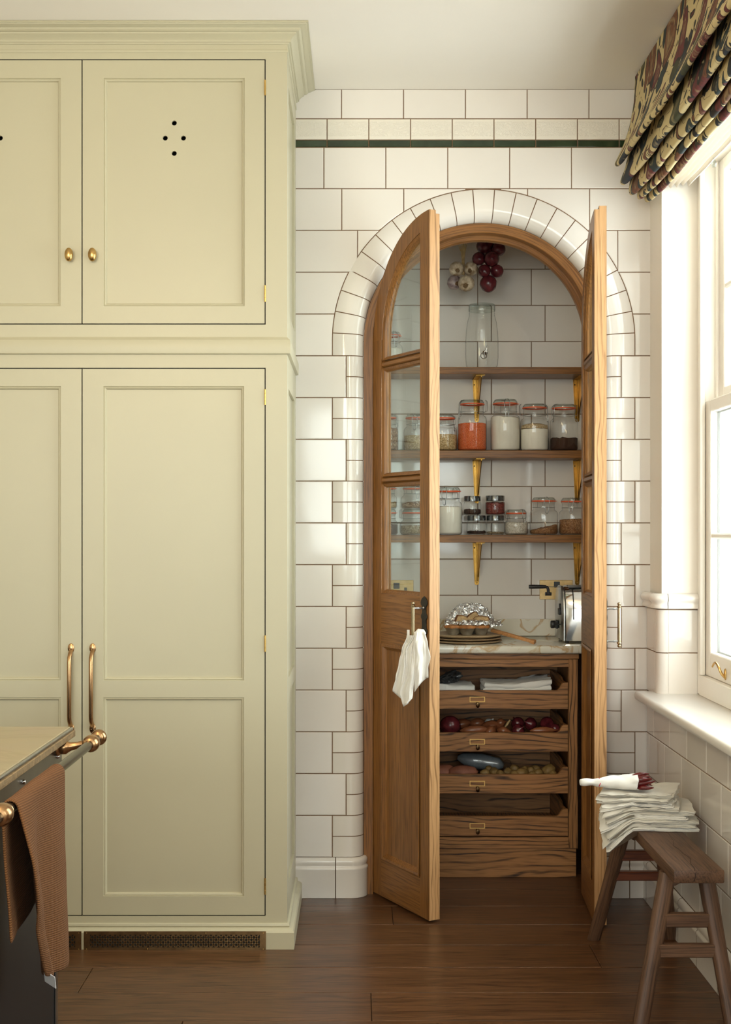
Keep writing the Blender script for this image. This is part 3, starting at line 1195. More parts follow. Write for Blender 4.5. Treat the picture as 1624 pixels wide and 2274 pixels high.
# dado moulding
DP = [(0.0, ZD + 0.056), (0.006, ZD + 0.058), (0.017, ZD + 0.053), (0.023, ZD + 0.043), (0.023, ZD + 0.036), (0.017, ZD + 0.028), (0.013, ZD + 0.022), (0.015, ZD + 0.016), (0.018, ZD + 0.010), (0.016, ZD + 0.004), (0.0, ZD + 0.0015)]


def dado(stations):
    b = B()
    rows = [[b.bm.verts.new(st(o, z)) for o, z in DP] for st in stations]
    for r0, r1 in zip(rows, rows[1:]):
        for j in range(len(DP) - 1):
            b.face((r0[j], r1[j], r1[j + 1], r0[j + 1]))
    for r in (rows[0], rows[-1]):
        b.face(r)
    o = ob('dado_tile', b, 'tile', wr, 60)
    return pivot(o, sum((v.co for v in o.data.vertices), Vector()) / len(o.data.vertices))


dado([lambda o, z: (XR - o, -0.004, z), lambda o, z: (XR - o, YREV + 0.034, z)])
dado([lambda o, z, a=a: (XR + 0.031 - (0.031 + o) * math.cos(a), YREV + 0.031 - (0.031 + o) * math.sin(a), z) for a in [PI / 2 * k / 6 for k in range(7)]])
dado([lambda o, z: (XR + 0.034, YREV - o, z), lambda o, z: (1.2115, YREV - o, z)])

# sash windows
GW = 'gloss_white'


def sash_window(name, d):
    win = struct(name)
    y0w, y1w, z0w, z1w = d['y0'], d['y1'], d['z0'], d['z1']
    ob('sill', B().box(1.005, 1.29, y0w - 0.06, y1w + 0.095, z0w - 0.032, z0w, 0.012, 3), 'sill', win)
    for ya, yb in ((y1w - 0.038, y1w), (y0w, y0w + 0.038)):
        ob('box_stile', B().box(1.212, XO + 0.004, ya, yb, z0w, z1w, 0.004), GW, win)
    ob('head', B().box(1.212, XO + 0.004, y0w + 0.038, y1w - 0.038, z1w - 0.05, z1w, 0.004), GW, win)
    ob('bottom_board', B().box(1.208, 1.32, y0w + 0.038, y1w - 0.038, z0w, 0.852, 0.003), GW, win)
    for ya, yb in ((y1w - 0.058, y1w - 0.038), (y0w + 0.038, y0w + 0.058)):
        ob('staff_bead', B().box(1.206, 1.226, ya, yb, 0.852, z1w - 0.05, 0.006, 2), GW, win)
        ob('parting_bead', B().box(1.264, 1.272, ya, yb, 0.852, z1w - 0.05, 0.002), GW, win)

    def sash(x0, za, zb_, bars, depth=0.036):
        yl, yr = y0w + 0.045, y1w - 0.045
        yl2, yr2 = yl + 0.062, yr - 0.062
        x1 = x0 + depth
        for ya, yb in ((yl, yl2), (yr2, yr)):
            ob('sash_stile', B().box(x0, x1, ya, yb, za, zb_, 0.003), GW, win)
        for a, c in ((za, za + 0.085), (zb_ - 0.042, zb_)):
            ob('sash_rail', B().box(x0, x1, yl2, yr2, a, c, 0.003), GW, win)
        for ym in [yl2 + (yr2 - yl2) * k / 3 for k in (1, 2)]:
            ob('glazing_bar', B().box(x0 + 0.004, x1 - 0.004, ym - 0.011, ym + 0.011, za + 0.085, zb_ - 0.042, 0.006), GW, win)
        for zm in bars:
            ob('glazing_bar', B().box(x0 + 0.003, x1 - 0.003, yl2, yr2, zm - 0.011, zm + 0.011, 0.006), GW, win)
        sb = B()                                                # dark spacer bar round the glass
        for ya, yb, za_, zc_ in ((yl2, yr2, za + 0.085, za + 0.090), (yl2, yr2, zb_ - 0.047, zb_ - 0.042), (yl2, yl2 + 0.005, za + 0.09, zb_ - 0.047), (yr2 - 0.005, yr2, za + 0.09, zb_ - 0.047)):
            sb.box(x0 + 0.0265, x0 + 0.034, ya, yb, za_, zc_)
        ob('spacer', sb, 'grey_plastic', win, None)
        ob('glass_pane', B().box(x0 + 0.022, x0 + 0.026, yl2 - 0.005, yr2 + 0.005, za + 0.075, zb_ - 0.035), 'pane', win)
    sash(1.228, 0.853, 1.822, [1.346])
    sash(1.276, 1.782, z1w - 0.05, [2.22])
    b = B()
    yl_ = y1w - 0.29
    hook = spline([(1.227, yl_ - 0.004, 0.872), (1.214, yl_ - 0.005, 0.886), (1.207, yl_ - 0.001, 0.904), (1.203, yl_ + 0.016, 0.918), (1.201, yl_ + 0.034, 0.917), (1.199, yl_ + 0.052, 0.903)], 5)
    b.tube(hook, 0.0042, 8, rfun=lambda t: 1.25 - 0.5 * t)
    b.blob(0.005, 0.0075, 0.020, T(1.226, yl_ - 0.006, 0.884), 2)
    ob('sash_lift', b, 'brass', win)


sash_window('window_1', WIN1)
sash_window('fill_window_3', FILL_WIN3)

# pantry behind the arch
PX0, PX1, PYB, PCZ = -0.10, 1.03, 0.70, 2.86
wp = struct('wall_pantry', B().box(PX0 - 0.1, PX1 + 0.1, PYB + GR, PYB + 0.1, 0, PCZ), 'grout')
KP = (DCAM + PYB) / FPX


def zp(py):
    return EYE + (VPY - py) * KP


def xp(px):
    return (px - VPX) * KP


rows = [597.5 - 80.5 * 2 + 80.5 * k for k in range(-1, 15)]
for k, (a, c) in enumerate(zip(rows, rows[1:])):
    base = 1061.3 if (k % 2) else 1091.8
    xs = [PX0] + [xp(base + 119.3 * j) for j in range(-4, 3)] + [PX1]
    xs = sorted(x for x in xs if PX0 <= x <= PX1)
    z1, z0 = min(zp(a), PCZ - 0.002), max(zp(c), 0.97)
    for xa, xc in zip(xs, xs[1:]):
        tile(wp, xa, xc, z0, z1, y=PYB + GR)
bs = B()
bs.box(PX0 - 0.1, PX0, 0.125, PYB, 0, PCZ).box(PX1, PX1 + 0.1, 0.125, PYB, 0, PCZ).box(PX0 - 0.1, PX1 + 0.1, 0.125, PYB + 0.1, PCZ, PCZ + 0.08)
struct('wall_pantry_side', bs, 'plaster', smooth=None)

# arched oak door frame
b = B()
RF, RD, RS = 0.446, 0.411, 0.392     # outer, door opening, stop
prof = [(RF, 0.066), (RF, 0.040), (RD + 0.002, 0.040), (RD, 0.042), (RD, 0.086), (RS + 0.002, 0.086), (RS, 0.089), (RS, 0.118), (RF, 0.118), (RF, 0.066)]
stations = []
path_len = 0
for st in arch_pts(1.0, 48, cx=0, cz=0):
    pass
ns = 48
sts = [('l', 0.0), ('l', 0.7), ('l', 1.4), ('l', AZ)] + [('a', PI - PI * k / ns) for k in range(1, ns)] + [('r', AZ), ('r', 1.4), ('r', 0.7), ('r', 0.0)]
rows, us = [], []
u = 0
last = None
for kind, v in sts:
    row = []
    for r, y in prof:
        if kind == 'l':
            p = (AX - r, y, v)
        elif kind == 'r':
            p = (AX + r, y, v)
        else:
            p = (AX + r * math.cos(v), y, AZ + r * math.sin(v))
        row.append(b.bm.verts.new(p))
    if last is not None:
        u += (row[2].co - last).length
    last = row[2].co.copy()
    rows.append(row)
    us.append(u)
vv = [0]
for p, q in zip(prof, prof[1:]):
    vv.append(vv[-1] + math.hypot(q[0] - p[0], q[1] - p[1]))
for i in range(len(rows) - 1):
    for j in range(len(prof) - 1):
        b.face((rows[i][j], rows[i + 1][j], rows[i + 1][j + 1], rows[i][j + 1]), [(us[i], vv[j]), (us[i + 1], vv[j]), (us[i + 1], vv[j + 1]), (us[i], vv[j + 1])])
o = struct('trim_1', b, 'oak_uv', smooth=40, label='arched oak door frame set inside the white tiled arch')


# ------------------------------------------------------------------ pantry doors
DT1, DT = 0.026, 0.042               # outer layer, full thickness of a leaf
DL = 0.4035                          # leaf width
DCX = 0.411                          # arch centre from the hinge edge


def pantry_door(name, s, hinge, ang, label):
    door = struct(name, label=label)
    door.location = hinge
    door.rotation_euler = (0, 0, ang)
    z0 = 0.010

    def P(poly):
        return [(x * s, z) for x, z in poly]

    def bx(b, x0, x1, y0, y1, za, zb_, bev=0, seg=1):
        b.box(min(x0 * s, x1 * s), max(x0 * s, x1 * s), y0, y1, za, zb_, bev, seg)
        return b

    def part(nm, b, mat, par=door, smooth=35, **k):
        return ob(nm, b, mat, par, smooth, world=False, **k)
    layers = ((0.0, DT1, 0.408), (DT1, DT, 0.396))
    SW = 0.062
    # hinge stile
    b = B()
    for ya, yb, r in layers:
        x0 = DCX - r
        b.prism(P([(x0, z0), (SW, z0), (SW, AZ), (x0, AZ)]), ya, yb)
    part('stile', b, 'oak_z')
    # curved head
    b = B()
    ri = DCX - SW - 0.003
    for ya, yb, r in layers:
        n = 22
        aL = PI
        po, pi_ = [], []
        a_out = math.acos((DL - SW - DCX) / r)
        a_in = math.acos((DL - SW - DCX) / ri)
        for k in range(n + 1):
            a = aL + (a_out - aL) * k / n
            po.append((DCX + r * math.cos(a), AZ + r * math.sin(a)))
            a = aL + (a_in - aL) * k / n
            pi_.append((DCX + ri * math.cos(a), AZ + ri * math.sin(a)))
        for k in range(n):
            b.prism(P([po[k], po[k + 1], pi_[k + 1], pi_[k]]), ya, yb)
    bmesh.ops.remove_doubles(b.bm, verts=b.bm.verts[:], dist=1e-5)
    part('arched_rail', b, 'oak_z')
    # meeting stile, its top follows the arch
    b = B()
    for ya, yb, r in layers:
        xe = DL if ya == 0 else DL - 0.012 * 0
        top = [(x, AZ + math.sqrt(r * r - (x - DCX) ** 2)) for x in [xe + (DL - SW - xe) * k / 6 for k in range(7)]]
        b.prism(P([(DL - SW, z0), (xe, z0)] + top), ya, yb)
    ms = part('stile', b, 'oak_z')
    b = B()                                                     # pale lipping on the meeting edge
    b.prism([(0.0005, z0 + 0.0005), (DT1, z0 + 0.0005), (DT1, AZ + 0.4079), (0.0005, AZ + 0.4079)], DL * s, (DL + 0.0012) * s, 'yz')
    b.prism([(DT1, z0 + 0.0005), (DT - 0.0005, z0 + 0.0005), (DT - 0.0005, AZ + 0.3959), (DT1, AZ + 0.3959)], DL * s, (DL + 0.0012) * s, 'yz')
    part('edge_lipping', b, 'oak_edge', ms, label='pale oak lipping along the door edge')
    xa, xc = SW, DL - SW
    for za, zb_ in ((0.949, 1.133), (z0, 0.145)):
        part('rail', bx(B(), xa, xc, 0, DT, za, zb_), 'oak_x')
    BARS = ((1.538, 1.564), (1.966, 1.994))
    for za, zb_ in BARS:
        b = B()
        b.prism([(0.002, (za + zb_) / 2 - 0.005), (0.012, za), (0.030, za), (0.040, (za + zb_) / 2 - 0.005), (0.040, (za + zb_) / 2 + 0.005), (0.030, zb_), (0.012, zb_), (0.002, (za + zb_) / 2 + 0.005)], xa * s, xc * s, 'yz')
        part('glazing_bar', b, 'oak_x')
    # glazed lights with their beads
    lights = [(1.133, 1.538), (1.564, 1.966), (1.994, None)]
    bw_ = 0.014
    for za, zb_ in lights:
        b = B()
        prof = [(0.0, 0.003), (0.004, 0.006), (0.009, 0.008), (bw_, 0.016), (bw_, 0.026), (0.009, 0.034), (0.004, 0.036), (0.0, 0.039)]
        if zb_:
            path = lambda o: [(xa + o, za + o), (xc - o, za + o), (xc - o, zb_ - o), (xa + o, zb_ - o)]
            glass = path(0.004)
        else:
            def path(o, za=za):
                r = ri - o
                x1 = xc - o
                a_in = math.acos((x1 - DCX) / r)
                arc = [(DCX + r * math.cos(a_in + (PI - a_in) * k / 16), AZ + r * math.sin(a_in + (PI - a_in) * k / 16)) for k in range(17)]
                return [(DCX - r, za + o), (x1, za + o)] + arc
            glass = path(0.004)
        loops = [[b.bm.verts.new((x * s, y, z)) for x, z in path(o)] for o, y in prof]
        n = len(loops[0])
        for l0, l1 in zip(loops, loops[1:]):
            for k in range(n):
                b.face((l0[k], l0[(k + 1) % n], l1[(k + 1) % n], l1[k]))
        part('glazing_bead', b, 'oak_z', smooth=30)
        part('glass_pane', B().prism(P(glass), 0.019, 0.023), 'pane', smooth=None)
    # fielded panel below the lock rail
    za, zb_ = 0.145, 0.949
    for sgn, yb in ((1, 0.0), (-1, DT)):
        b = B()
        prof = [(0.0, -0.003), (0.006, -0.0055), (0.013, -0.003), (0.018, 0.004), (0.026, 0.011)]
        loops = []
        for o, y in prof:
            loops.append([b.bm.verts.new((x * s, yb + sgn * y, z)) for x, z in ((xa + o, za + o), (xc - o, za + o), (xc - o, zb_ - o), (xa + o, zb_ - o))])
        for l0, l1 in zip(loops, loops[1:]):
            for k in range(4):
                b.face((l0[k], l0[(k + 1) % 4], l1[(k + 1) % 4], l1[k]))
        part('panel_moulding', b, 'oak_z', smooth=30)
    part('panel', bx(B(), xa + 0.002, xc - 0.002, 0.011, DT - 0.011, za + 0.002, zb_ - 0.002), 'oak_z')
    # pull handle on its iron back plate
    hx, zc_ = 0.373, 1.0385
    hl = 0.0965
    half = [(0.0, hl), (0.011, hl - 0.005), (0.020, hl - 0.014), (0.0225, hl - 0.022), (0.020, hl - 0.030), (0.013, hl - 0.037), (0.0125, hl - 0.058), (0.020, hl - 0.066), (0.0205, hl - 0.074), (0.014, hl - 0.083)]
    right = half + [(x, -z) for x, z in half[::-1]]
    poly = [(x, z) for x, z in right] + [(-x, z) for x, z in right[::-1] if x > 0]
    part('handle_plate', B().prism([((hx + x) * s, zc_ + z) for x, z in poly], -0.004, -0.0003, bev=0.0012), 'iron', label='blackened iron handle plate')
    hy = -0.047
    g = B()
    g.lathe([(0.0, -0.062), (0.0062, -0.062), (0.0062, 0.062), (0.0, 0.062)], 14, T(hx * s, hy, zc_))
    grip = part('handle', g, 'pull_brass', label='brass pull handle with turned ends')
    for d in (-1, 1):
        b = B()
        b.lathe([(0.0, 0.0), (0.0075, 0.0), (0.0085, 0.003), (0.006, 0.006), (0.0045, 0.008), (0.0065, 0.012), (0.005, 0.017), (0.0, 0.019)], 14, T(hx * s, hy, zc_ + d * 0.060) @ (rotm('X', PI) if d < 0 else Matrix()))
        part('finial', b, 'pull_brass', grip)
        b = B()
        b.lathe([(0.0, 0), (0.006, 0), (0.006, 0.003), (0.0035, 0.006), (0.003, 0.02), (0.0045, 0.026), (0.003, 0.03), (0.003, 0.042), (0, 0.042)], 10, T(hx * s, -0.003, zc_ + d * 0.056) @ rotm('X', PI / 2))
        part('post', b, 'steel', grip)
    return door


YH = 0.040
pantry_door('door_1', 1, (AX - 0.411, YH - 0.001, 0), -math.radians(61.8), 'left glazed oak pantry door with white cloth on its handle')
pantry_door('door_2', -1, (AX + 0.411, YH - 0.001, 0), math.radians(86.5), 'right glazed oak pantry door standing open beside the bench')


# ------------------------------------------------------------------ tall painted cupboard
YF = -0.564                          # face of the doors


def FX(px):
    return W(px, 0, YF).x


def FZ(py):
    return W(0, py, YF).z


cup = thing('tall_cupboard', 'floor-to-ceiling sage cream panelled cupboard with brass knobs and pulls', 'cupboard', (-0.8, -0.28, 0))
XCR = -0.2345                        # right side of the cupboard
XCL = FX(-240)
zu0, zu1 = FZ(719.5), FZ(132.5)      # upper doors
zl0, zl1 = FZ(2033), FZ(818)         # lower doors
xd = [FX(-223), FX(182.3), FX(589)]
g = 0.0018
b = B()                              # face frame round the doors
YB = YF + 0.022
b.box(xd[2] + g, XCR, YF, YB, 0.062, zu1 + 0.08)                        # right stile
b.box(XCL, xd[0] - g, YF, YB, 0.062, zu1 + 0.08)
b.box(xd[0] - g, xd[2] + g, YF, YB, zu1 + g, zu1 + 0.08)               # top rail
b.box(xd[0] - g, xd[2] + g, YF, YB, zl1 + g, zu0 - g)                  # middle rail
b.box(xd[0] - g, xd[2] + g, YF, YB, 0.062, zl0 - g)                     # bottom rail
ob('face_frame', b, 'paint', cup, smooth=None)
b = B()                              # dark strips set into the door gaps in place of their shade
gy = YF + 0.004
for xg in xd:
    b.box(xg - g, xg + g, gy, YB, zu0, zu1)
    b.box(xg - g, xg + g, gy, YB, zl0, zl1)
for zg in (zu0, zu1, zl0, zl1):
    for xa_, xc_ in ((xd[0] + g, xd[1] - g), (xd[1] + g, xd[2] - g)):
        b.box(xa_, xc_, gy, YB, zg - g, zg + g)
ob('door_gap_shade', b, 'dark_gap', cup, smooth=None)
ob('carcass', B().box(XCL, XCR - 0.024, YF + 0.06, -0.001, 0.05, zu1 + 0.08), 'dark_gap', cup, smooth=None)
# right side: frame and recessed panels
b = B()
xs0, xs1 = XCR - 0.022, XCR
b.box(xs0, xs1, YB, YF + 0.085, 0.062, CEIL - 0.05)
b.box(xs0, xs1, -0.085, -0.0005, 0.062, CEIL - 0.05)
for za, zb_ in ((0.062, zl0 + 0.08), (FZ(1511), FZ(1549)), (FZ(857), FZ(719) + 0.05), (zu1 - 0.06, CEIL - 0.05)):
    b.box(xs0, xs1, YF + 0.085, -0.085, min(za, zb_), max(za, zb_))
ob('side_frame', b, 'paint', cup, smooth=None)
ob('side_panel', B().box(xs0 - 0.001, xs1 - 0.009, YF + 0.08, -0.08, 0.12, CEIL - 0.06), 'paint', cup, smooth=None)


def moulding(name, prof, z_ref=0.0, yf=YF, x1=XCR, mat='paint', par=cup):
    """profile (out, z) run along the front and round the right side"""
    b = B()
    st = [lambda o, z: (XCL, yf - o, z), lambda o, z: (x1 + o, yf - o, z), lambda o, z: (x1 + o, -0.0005, z)]
    rows = [[b.bm.verts.new(f(o, z)) for o, z in prof] for f in st]
    for r0, r1 in zip(rows, rows[1:]):
        for j in range(len(prof) - 1):
            b.face((r0[j], r1[j], r1[j + 1], r0[j + 1]))
    return ob(name, b, mat, par, 25)


zt = CEIL - 0.001
crown0 = FZ(99)
moulding('cornice', [(0.0004, zu1 + 0.018), (0.0005, zu1 + 0.021), (0.003, zu1 + 0.023), (0.0035, zu1 + 0.030), (0.0015, zu1 + 0.032), (0.0015, crown0 - 0.001), (0.006, crown0), (0.008, crown0 + 0.004), (0.0125, crown0 + 0.0045), (0.013, crown0 + 0.010), (0.020, crown0 + 0.018), (0.031, crown0 + 0.0245), (0.0315, crown0 + 0.0285), (0.040, crown0 + 0.030), (0.046, crown0 + 0.0345), (0.0465, crown0 + 0.0375), (0.054, crown0 + 0.0385), (0.062, crown0 + 0.0425), (0.0655, zt - 0.007), (0.066, zt - 0.0045), (0.072, zt - 0.004), (0.072, zt), (0.0, zt)])
zm = FZ(786)
moulding('middle_moulding', [(0.0, zm - 0.002), (0.010, zm), (0.011, zm + 0.004), (0.011, zm + 0.040), (0.009, zm + 0.046), (0.004, zm + 0.050), (0.0, zm + 0.056)])
zs_ = FZ(2064)
moulding('skirting', [(0.0, zs_ + 0.022), (0.007, zs_ + 0.020), (0.009, zs_ + 0.014), (0.006, zs_ + 0.010), (0.011, zs_ + 0.006), (0.020, zs_ + 0.003), (0.024, zs_ - 0.004), (0.024, 0.0005)])
# run of skirting behind the grilles; a dark sheet stands in for shade


def bead_ring(b, x0, x1, z0, z1, yf):
    prof = [(0.0, 0.0), (0.0008, 0.0035), (0.0055, 0.0035), (0.0065, 0.0015), (0.0115, 0.0105)]
    prof = [(0.0, 0.0), (0.0012, 0.004), (0.0040, 0.0025), (0.0075, 0.004), (0.0105, 0.0105)]
    loops = []
    for o, y in prof:
        loops.append([b.bm.verts.new((x, yf + y, z)) for x, z in ((x0 + o, z0 + o), (x1 - o, z0 + o), (x1 - o, z1 - o), (x0 + o, z1 - o))])
    for l0, l1 in zip(loops, loops[1:]):
        for k in range(4):
            b.face((l0[k], l0[(k + 1) % 4], l1[(k + 1) % 4], l1[k]))


def plate_holes(b, x0, x1, z0, z1, y, depth, holes, r, hs):
    """flat plate facing -y with round holes of radius r, each inside a square of half side hs"""
    xs = sorted({x0, x1, *[h[0] - hs for h in holes], *[h[0] + hs for h in holes]})
    zs = sorted({z0, z1, *[h[1] - hs for h in holes], *[h[1] + hs for h in holes]})
    vc = {}

    def V(x, z):
        k = (round(x, 6), round(z, 6))
        if k not in vc:
            vc[k] = b.bm.verts.new((x, y, z))
        return vc[k]
    for i in range(len(xs) - 1):
        for j in range(len(zs) - 1):
            c = ((xs[i] + xs[i + 1]) / 2, (zs[j] + zs[j + 1]) / 2)
            hit = [h for h in holes if abs(h[0] - c[0]) < 1e-4 and abs(h[1] - c[1]) < 1e-4]
            sq = [(xs[i], zs[j]), (xs[i + 1], zs[j]), (xs[i + 1], zs[j + 1]), (xs[i], zs[j + 1])]
            if not hit:
                b.face([V(*q) for q in sq])
                continue
            hx, hz = hit[0]
            n = 16
            circ, cback, ring = [], [], []
            for k in range(n):
                a = -3 * PI / 4 + 2 * PI * k / n
                circ.append(b.bm.verts.new((hx + r * math.cos(a), y, hz + r * math.sin(a))))
                cback.append(b.bm.verts.new((hx + r * math.cos(a), y + depth, hz + r * math.sin(a))))
                m_ = max(abs(math.cos(a)), abs(math.sin(a)))
                ring.append(V(hx + hs * math.cos(a) / m_, hz + hs * math.sin(a) / m_) if k % 4 == 0 else b.bm.verts.new((hx + hs * math.cos(a) / m_, y, hz + hs * math.sin(a) / m_)))
            for k in range(n):
                k2 = (k + 1) % n
                b.face((ring[k], ring[k2], circ[k2], circ[k]))
                b.face((circ[k], circ[k2], cback[k2], cback[k]))


def cup_door(x0, x1, z0, z1, panels, side):
    """side = +1 hinged on the right, -1 hinged on the left"""
    b = B()
    pa = panels[0]
    b.box(x0 + g, pa[0], YF, YB, z0 + g, z1 - g)
    b.box(pa[1], x1 - g, YF, YB, z0 + g, z1 - g)
    zs = [z0 + g] + [v for p in sorted(panels, key=lambda q: q[2]) for v in (p[2], p[3])] + [z1 - g]
    for k in range(0, len(zs), 2):
        b.box(pa[0], pa[1], YF, YB, zs[k], zs[k + 1])
    for p in panels:
        bead_ring(b, *p[:4], YF)
    d = ob('door', b, 'paint', cup, smooth=25)
    for p in panels:
        b = B()
        if len(p) > 4:
            plate_holes(b, p[0] + 0.010, p[1] - 0.010, p[2] + 0.010, p[3] - 0.010, YF + 0.0105, 0.009, p[4], 0.0082, 0.0105)
        else:
            b.box(p[0] + 0.010, p[1] - 0.010, YF + 0.0105, YF + 0.018, p[2] + 0.010, p[3] - 0.010)
        ob('panel', b, 'paint', d, smooth=None)
        d_xf = cup
    return d


XF_child = {}


def sub(nm, b, mat, d, **k):
    """sub-part given in room coordinates"""
    for v in b.bm.verts:
        v.co = XF[cup.name].inverted() @ v.co
    return ob(nm, b, mat, d, world=False, **k)


def sub_fix(d):
    for ch in d.children:
        ch.data.transform(XF[cup.name].inverted())


def knob(d, px, py):
    c = W(px, py, YF - 0.022)
    c = Vector((c.x, YF, c.z))
    b = B()
    b.lathe([(0.0, 0), (0.0085, 0), (0.0085, 0.002), (0.0055, 0.005), (0.0055, 0.012), (0.0, 0.012)], 14, T(*c) @ rotm('X', PI / 2))
    b.blob(0.0138, 0.0125, 0.0225, T(c.x, YF - 0.020, c.z), 3)
    sub('knob', b, 'brass', d, smooth=60)


def pull(d, px, py0, py1):
    x = FX(px + 1)
    za, zb_ = FZ(py0), FZ(py1)
    b = B()
    st = -0.028
    pts = [(x, YF - 0.003, za - 0.012), (x, YF - 0.012, za - 0.019)]
    pts += [(x, YF + st + 0.003, za - 0.032), (x, YF + st, za - 0.046), (x, YF + st, (za + zb_) / 2), (x, YF + st, zb_ + 0.046), (x, YF + st + 0.003, zb_ + 0.032)]
    pts += [(x, YF - 0.012, zb_ + 0.019), (x, YF - 0.003, zb_ + 0.012)]
    b.tube(pts, 0.0072, 12)
    for zz in (za - 0.004, zb_ + 0.004):
        poly = [(x + 0.0105 * math.cos(2 * PI * k / 16), zz + 0.0165 * math.sin(2 * PI * k / 16)) for k in range(16)]
        b.prism(poly, YF - 0.004, YF - 0.0003, bev=0.001)
        for sx in (-0.0045, 0.0045):
            b.blob(0.0022, 0.0012, 0.0022, T(x + sx, YF - 0.0042, zz + (0.003 if zz > 1.0 else -0.003)), 2)
    sub('handle', b, 'bronze', d, smooth=50)


def hinge(d, x, py0, py1):
    b = B()
    za, zb_ = FZ(py1), FZ(py0)
    b.lathe([(0, 0), (0.0030, 0), (0.0030, zb_ - za), (0, zb_ - za)], 10, T(x, YF - 0.0015, za))
    for k in range(1, 4):
        zz = za + (zb_ - za) * k / 4
        b.lathe([(0.0030, zz - 0.0006), (0.0034, zz), (0.0030, zz + 0.0006)], 10, T(x, YF - 0.0015, 0))
    sub('hinge', b, 'brass_bright', d, smooth=50)


vent = [W(px, py, YF + 0.01) for px, py in ((387, 273), (367, 306.5), (407.5, 306.5), (387, 340.5))]
vent = [(v.x, v.z) for v in vent]
dxl = FX(182.3) - FX(589)
pu = (FX(230), FX(543.5), FZ(680), FZ(173.5))
pl1 = (FX(229.5), FX(542), FZ(1511), FZ(857.5))
pl2 = (FX(229.5), FX(542), FZ(1990), FZ(1548.5))


def mirror_panel(p):
    a = 2 * FX(182.3)
    q = (a - p[1], a - p[0], p[2], p[3])
    return q


ud = cup_door(xd[1], xd[2], zu0, zu1, [pu + (vent,)], 1)
vl = [(2 * FX(182.3) - x, z) for x, z in vent]
ul = cup_door(xd[0], xd[1], zu0, zu1, [mirror_panel(pu) + (vl,)], -1)
ld = cup_door(xd[1], xd[2], zl0, zl1, [pl1, pl2], 1)
ll = cup_door(xd[0], xd[1], zl0, zl1, [mirror_panel(pl1), mirror_panel(pl2)], -1)
for d in (ud, ul, ld, ll):
    sub_fix(d)
knob(ud, 204.5, 565)
knob(ul, 152.5, 565)
pull(ld, 205, 1437, 1620)
pull(ll, 157, 1437, 1620)
for p0, p1 in ((178, 212), (634, 670)):
    hinge(ud, xd[2], p0, p1)
for p0, p1 in ((865, 899), (1411, 1447), (1950, 1986)):
    hinge(ld, xd[2], p0, p1)
# brass floor grilles in the plinth
YG = YF - 0.024


def grille(px0, px1, py0=2068, py1=2111):
    p0, p1 = W(px0, py1, YG), W(px1, py0, YG)
    x0, x1, z0, z1 = p0.x, p1.x, p0.z, p1.z
    m = 0.011
    b = B()
    b.box(x0, x1, YG - 0.0022, YG - 0.0004, z0, z0 + m).box(x0, x1, YG - 0.0022, YG - 0.0004, z1 - m, z1)
    mx = 0.020
    b.box(x0, x0 + mx, YG - 0.0022, YG - 0.0004, z0 + m, z1 - m).box(x1 - mx, x1, YG - 0.0022, YG - 0.0004, z0 + m, z1 - m)
    fr_ = ob('vent_grille', b, 'grille', cup, smooth=None, label='pierced brass grille let into the plinth')
    b = B()
    x0, x1, z0, z1 = x0 + mx, x1 - mx, z0 + m, z1 - m
    h = z1 - z0
    step = h / 2.5
    k = -3
    while x0 + k * step < x1 + h:
        for dr in (1, -1):
            # bar from (xs, z0) rising at 45 degrees, clipped to the slot
            xa = x0 + k * step
            xb_ = xa + dr * h
            za, zb_ = z0, z1
            if dr < 0:
                xa, xb_ = xb_, xa
                za, zb_ = z1, z0
            sl = (zb_ - za) / (xb_ - xa)
            if xb_ <= x0 or xa >= x1:
                continue
            if xa < x0:
                za += sl * (x0 - xa)
                xa = x0
            if xb_ > x1:
                zb_ += sl * (x1 - xb_)
                xb_ = x1
            if xb_ - xa < 0.004:
                continue
            L_ = math.hypot(xb_ - xa, zb_ - za)
            mt = T((xa + xb_) / 2, YG - 0.0013, (za + zb_) / 2) @ rotm('Y', -math.atan2(zb_ - za, xb_ - xa))
            b.box(-L_ / 2, L_ / 2, -0.0007, 0.0007, -0.0021, 0.0021, mat=mt)
        k += 1
    la = ob('lattice', b, 'grille', cup, smooth=None)
    la.parent = fr_
    ob_back = ob('grille_shade', B().box(x0, x1, YG - 0.0005, YG - 0.0002, z0, z1), 'dark_gap', cup, smooth=None)
    ob_back.parent = fr_
    for px_ in (0.015, 0.35, 0.67, 0.985):
        for zz in (z0 - m * 0.5, z1 + m * 0.5):
            b = B()
            b.blob(0.0018, 0.001, 0.0018, T(x0 - mx + (x1 - x0 + 2 * mx) * px_, YG - 0.0024, zz), 2)
            sc_ = ob('screw', b, 'brass_bright', cup)
            sc_.parent = fr_


grille(186.5, 591)
grille(-222, 181)


# ------------------------------------------------------------------ kitchen island at the left edge
isl = thing('kitchen_island', 'dark steel-sided kitchen island with pale stone top and bronze-collared rail', 'island', (-1.2, -2.6, 0))
XI, YI = -0.676, -1.70               # right edge and far edge of the top
YN = -4.2
ZI = 0.90
ob('worktop', B().box(-2.9, XI - 0.008, YN, YI - 0.004, ZI - 0.030, ZI, 0.002), 'worktop', isl)
ob('edge_trim', B().box(XI - 0.0078, XI - 0.001, YN, YI - 0.004, ZI - 0.008, ZI - 0.0015, 0.002), 'steel', isl)
ob('worktop_edge', B().box(-2.9, XI + 0.003, YN, YI, ZI - 0.024, ZI - 0.0085, 0.0015), 'stone_edge', isl, label='rough tan stone edge under the worktop')
ob('fascia', B().box(-2.88, XI - 0.022, YN, YI - 0.03, ZI - 0.085, ZI - 0.0245, 0.002), 'dark_steel', isl)
ob('body', B().box(-2.88, XI - 0.036, YN, YI - 0.03, 0.012, ZI - 0.086, 0.003), 'black_body', isl)
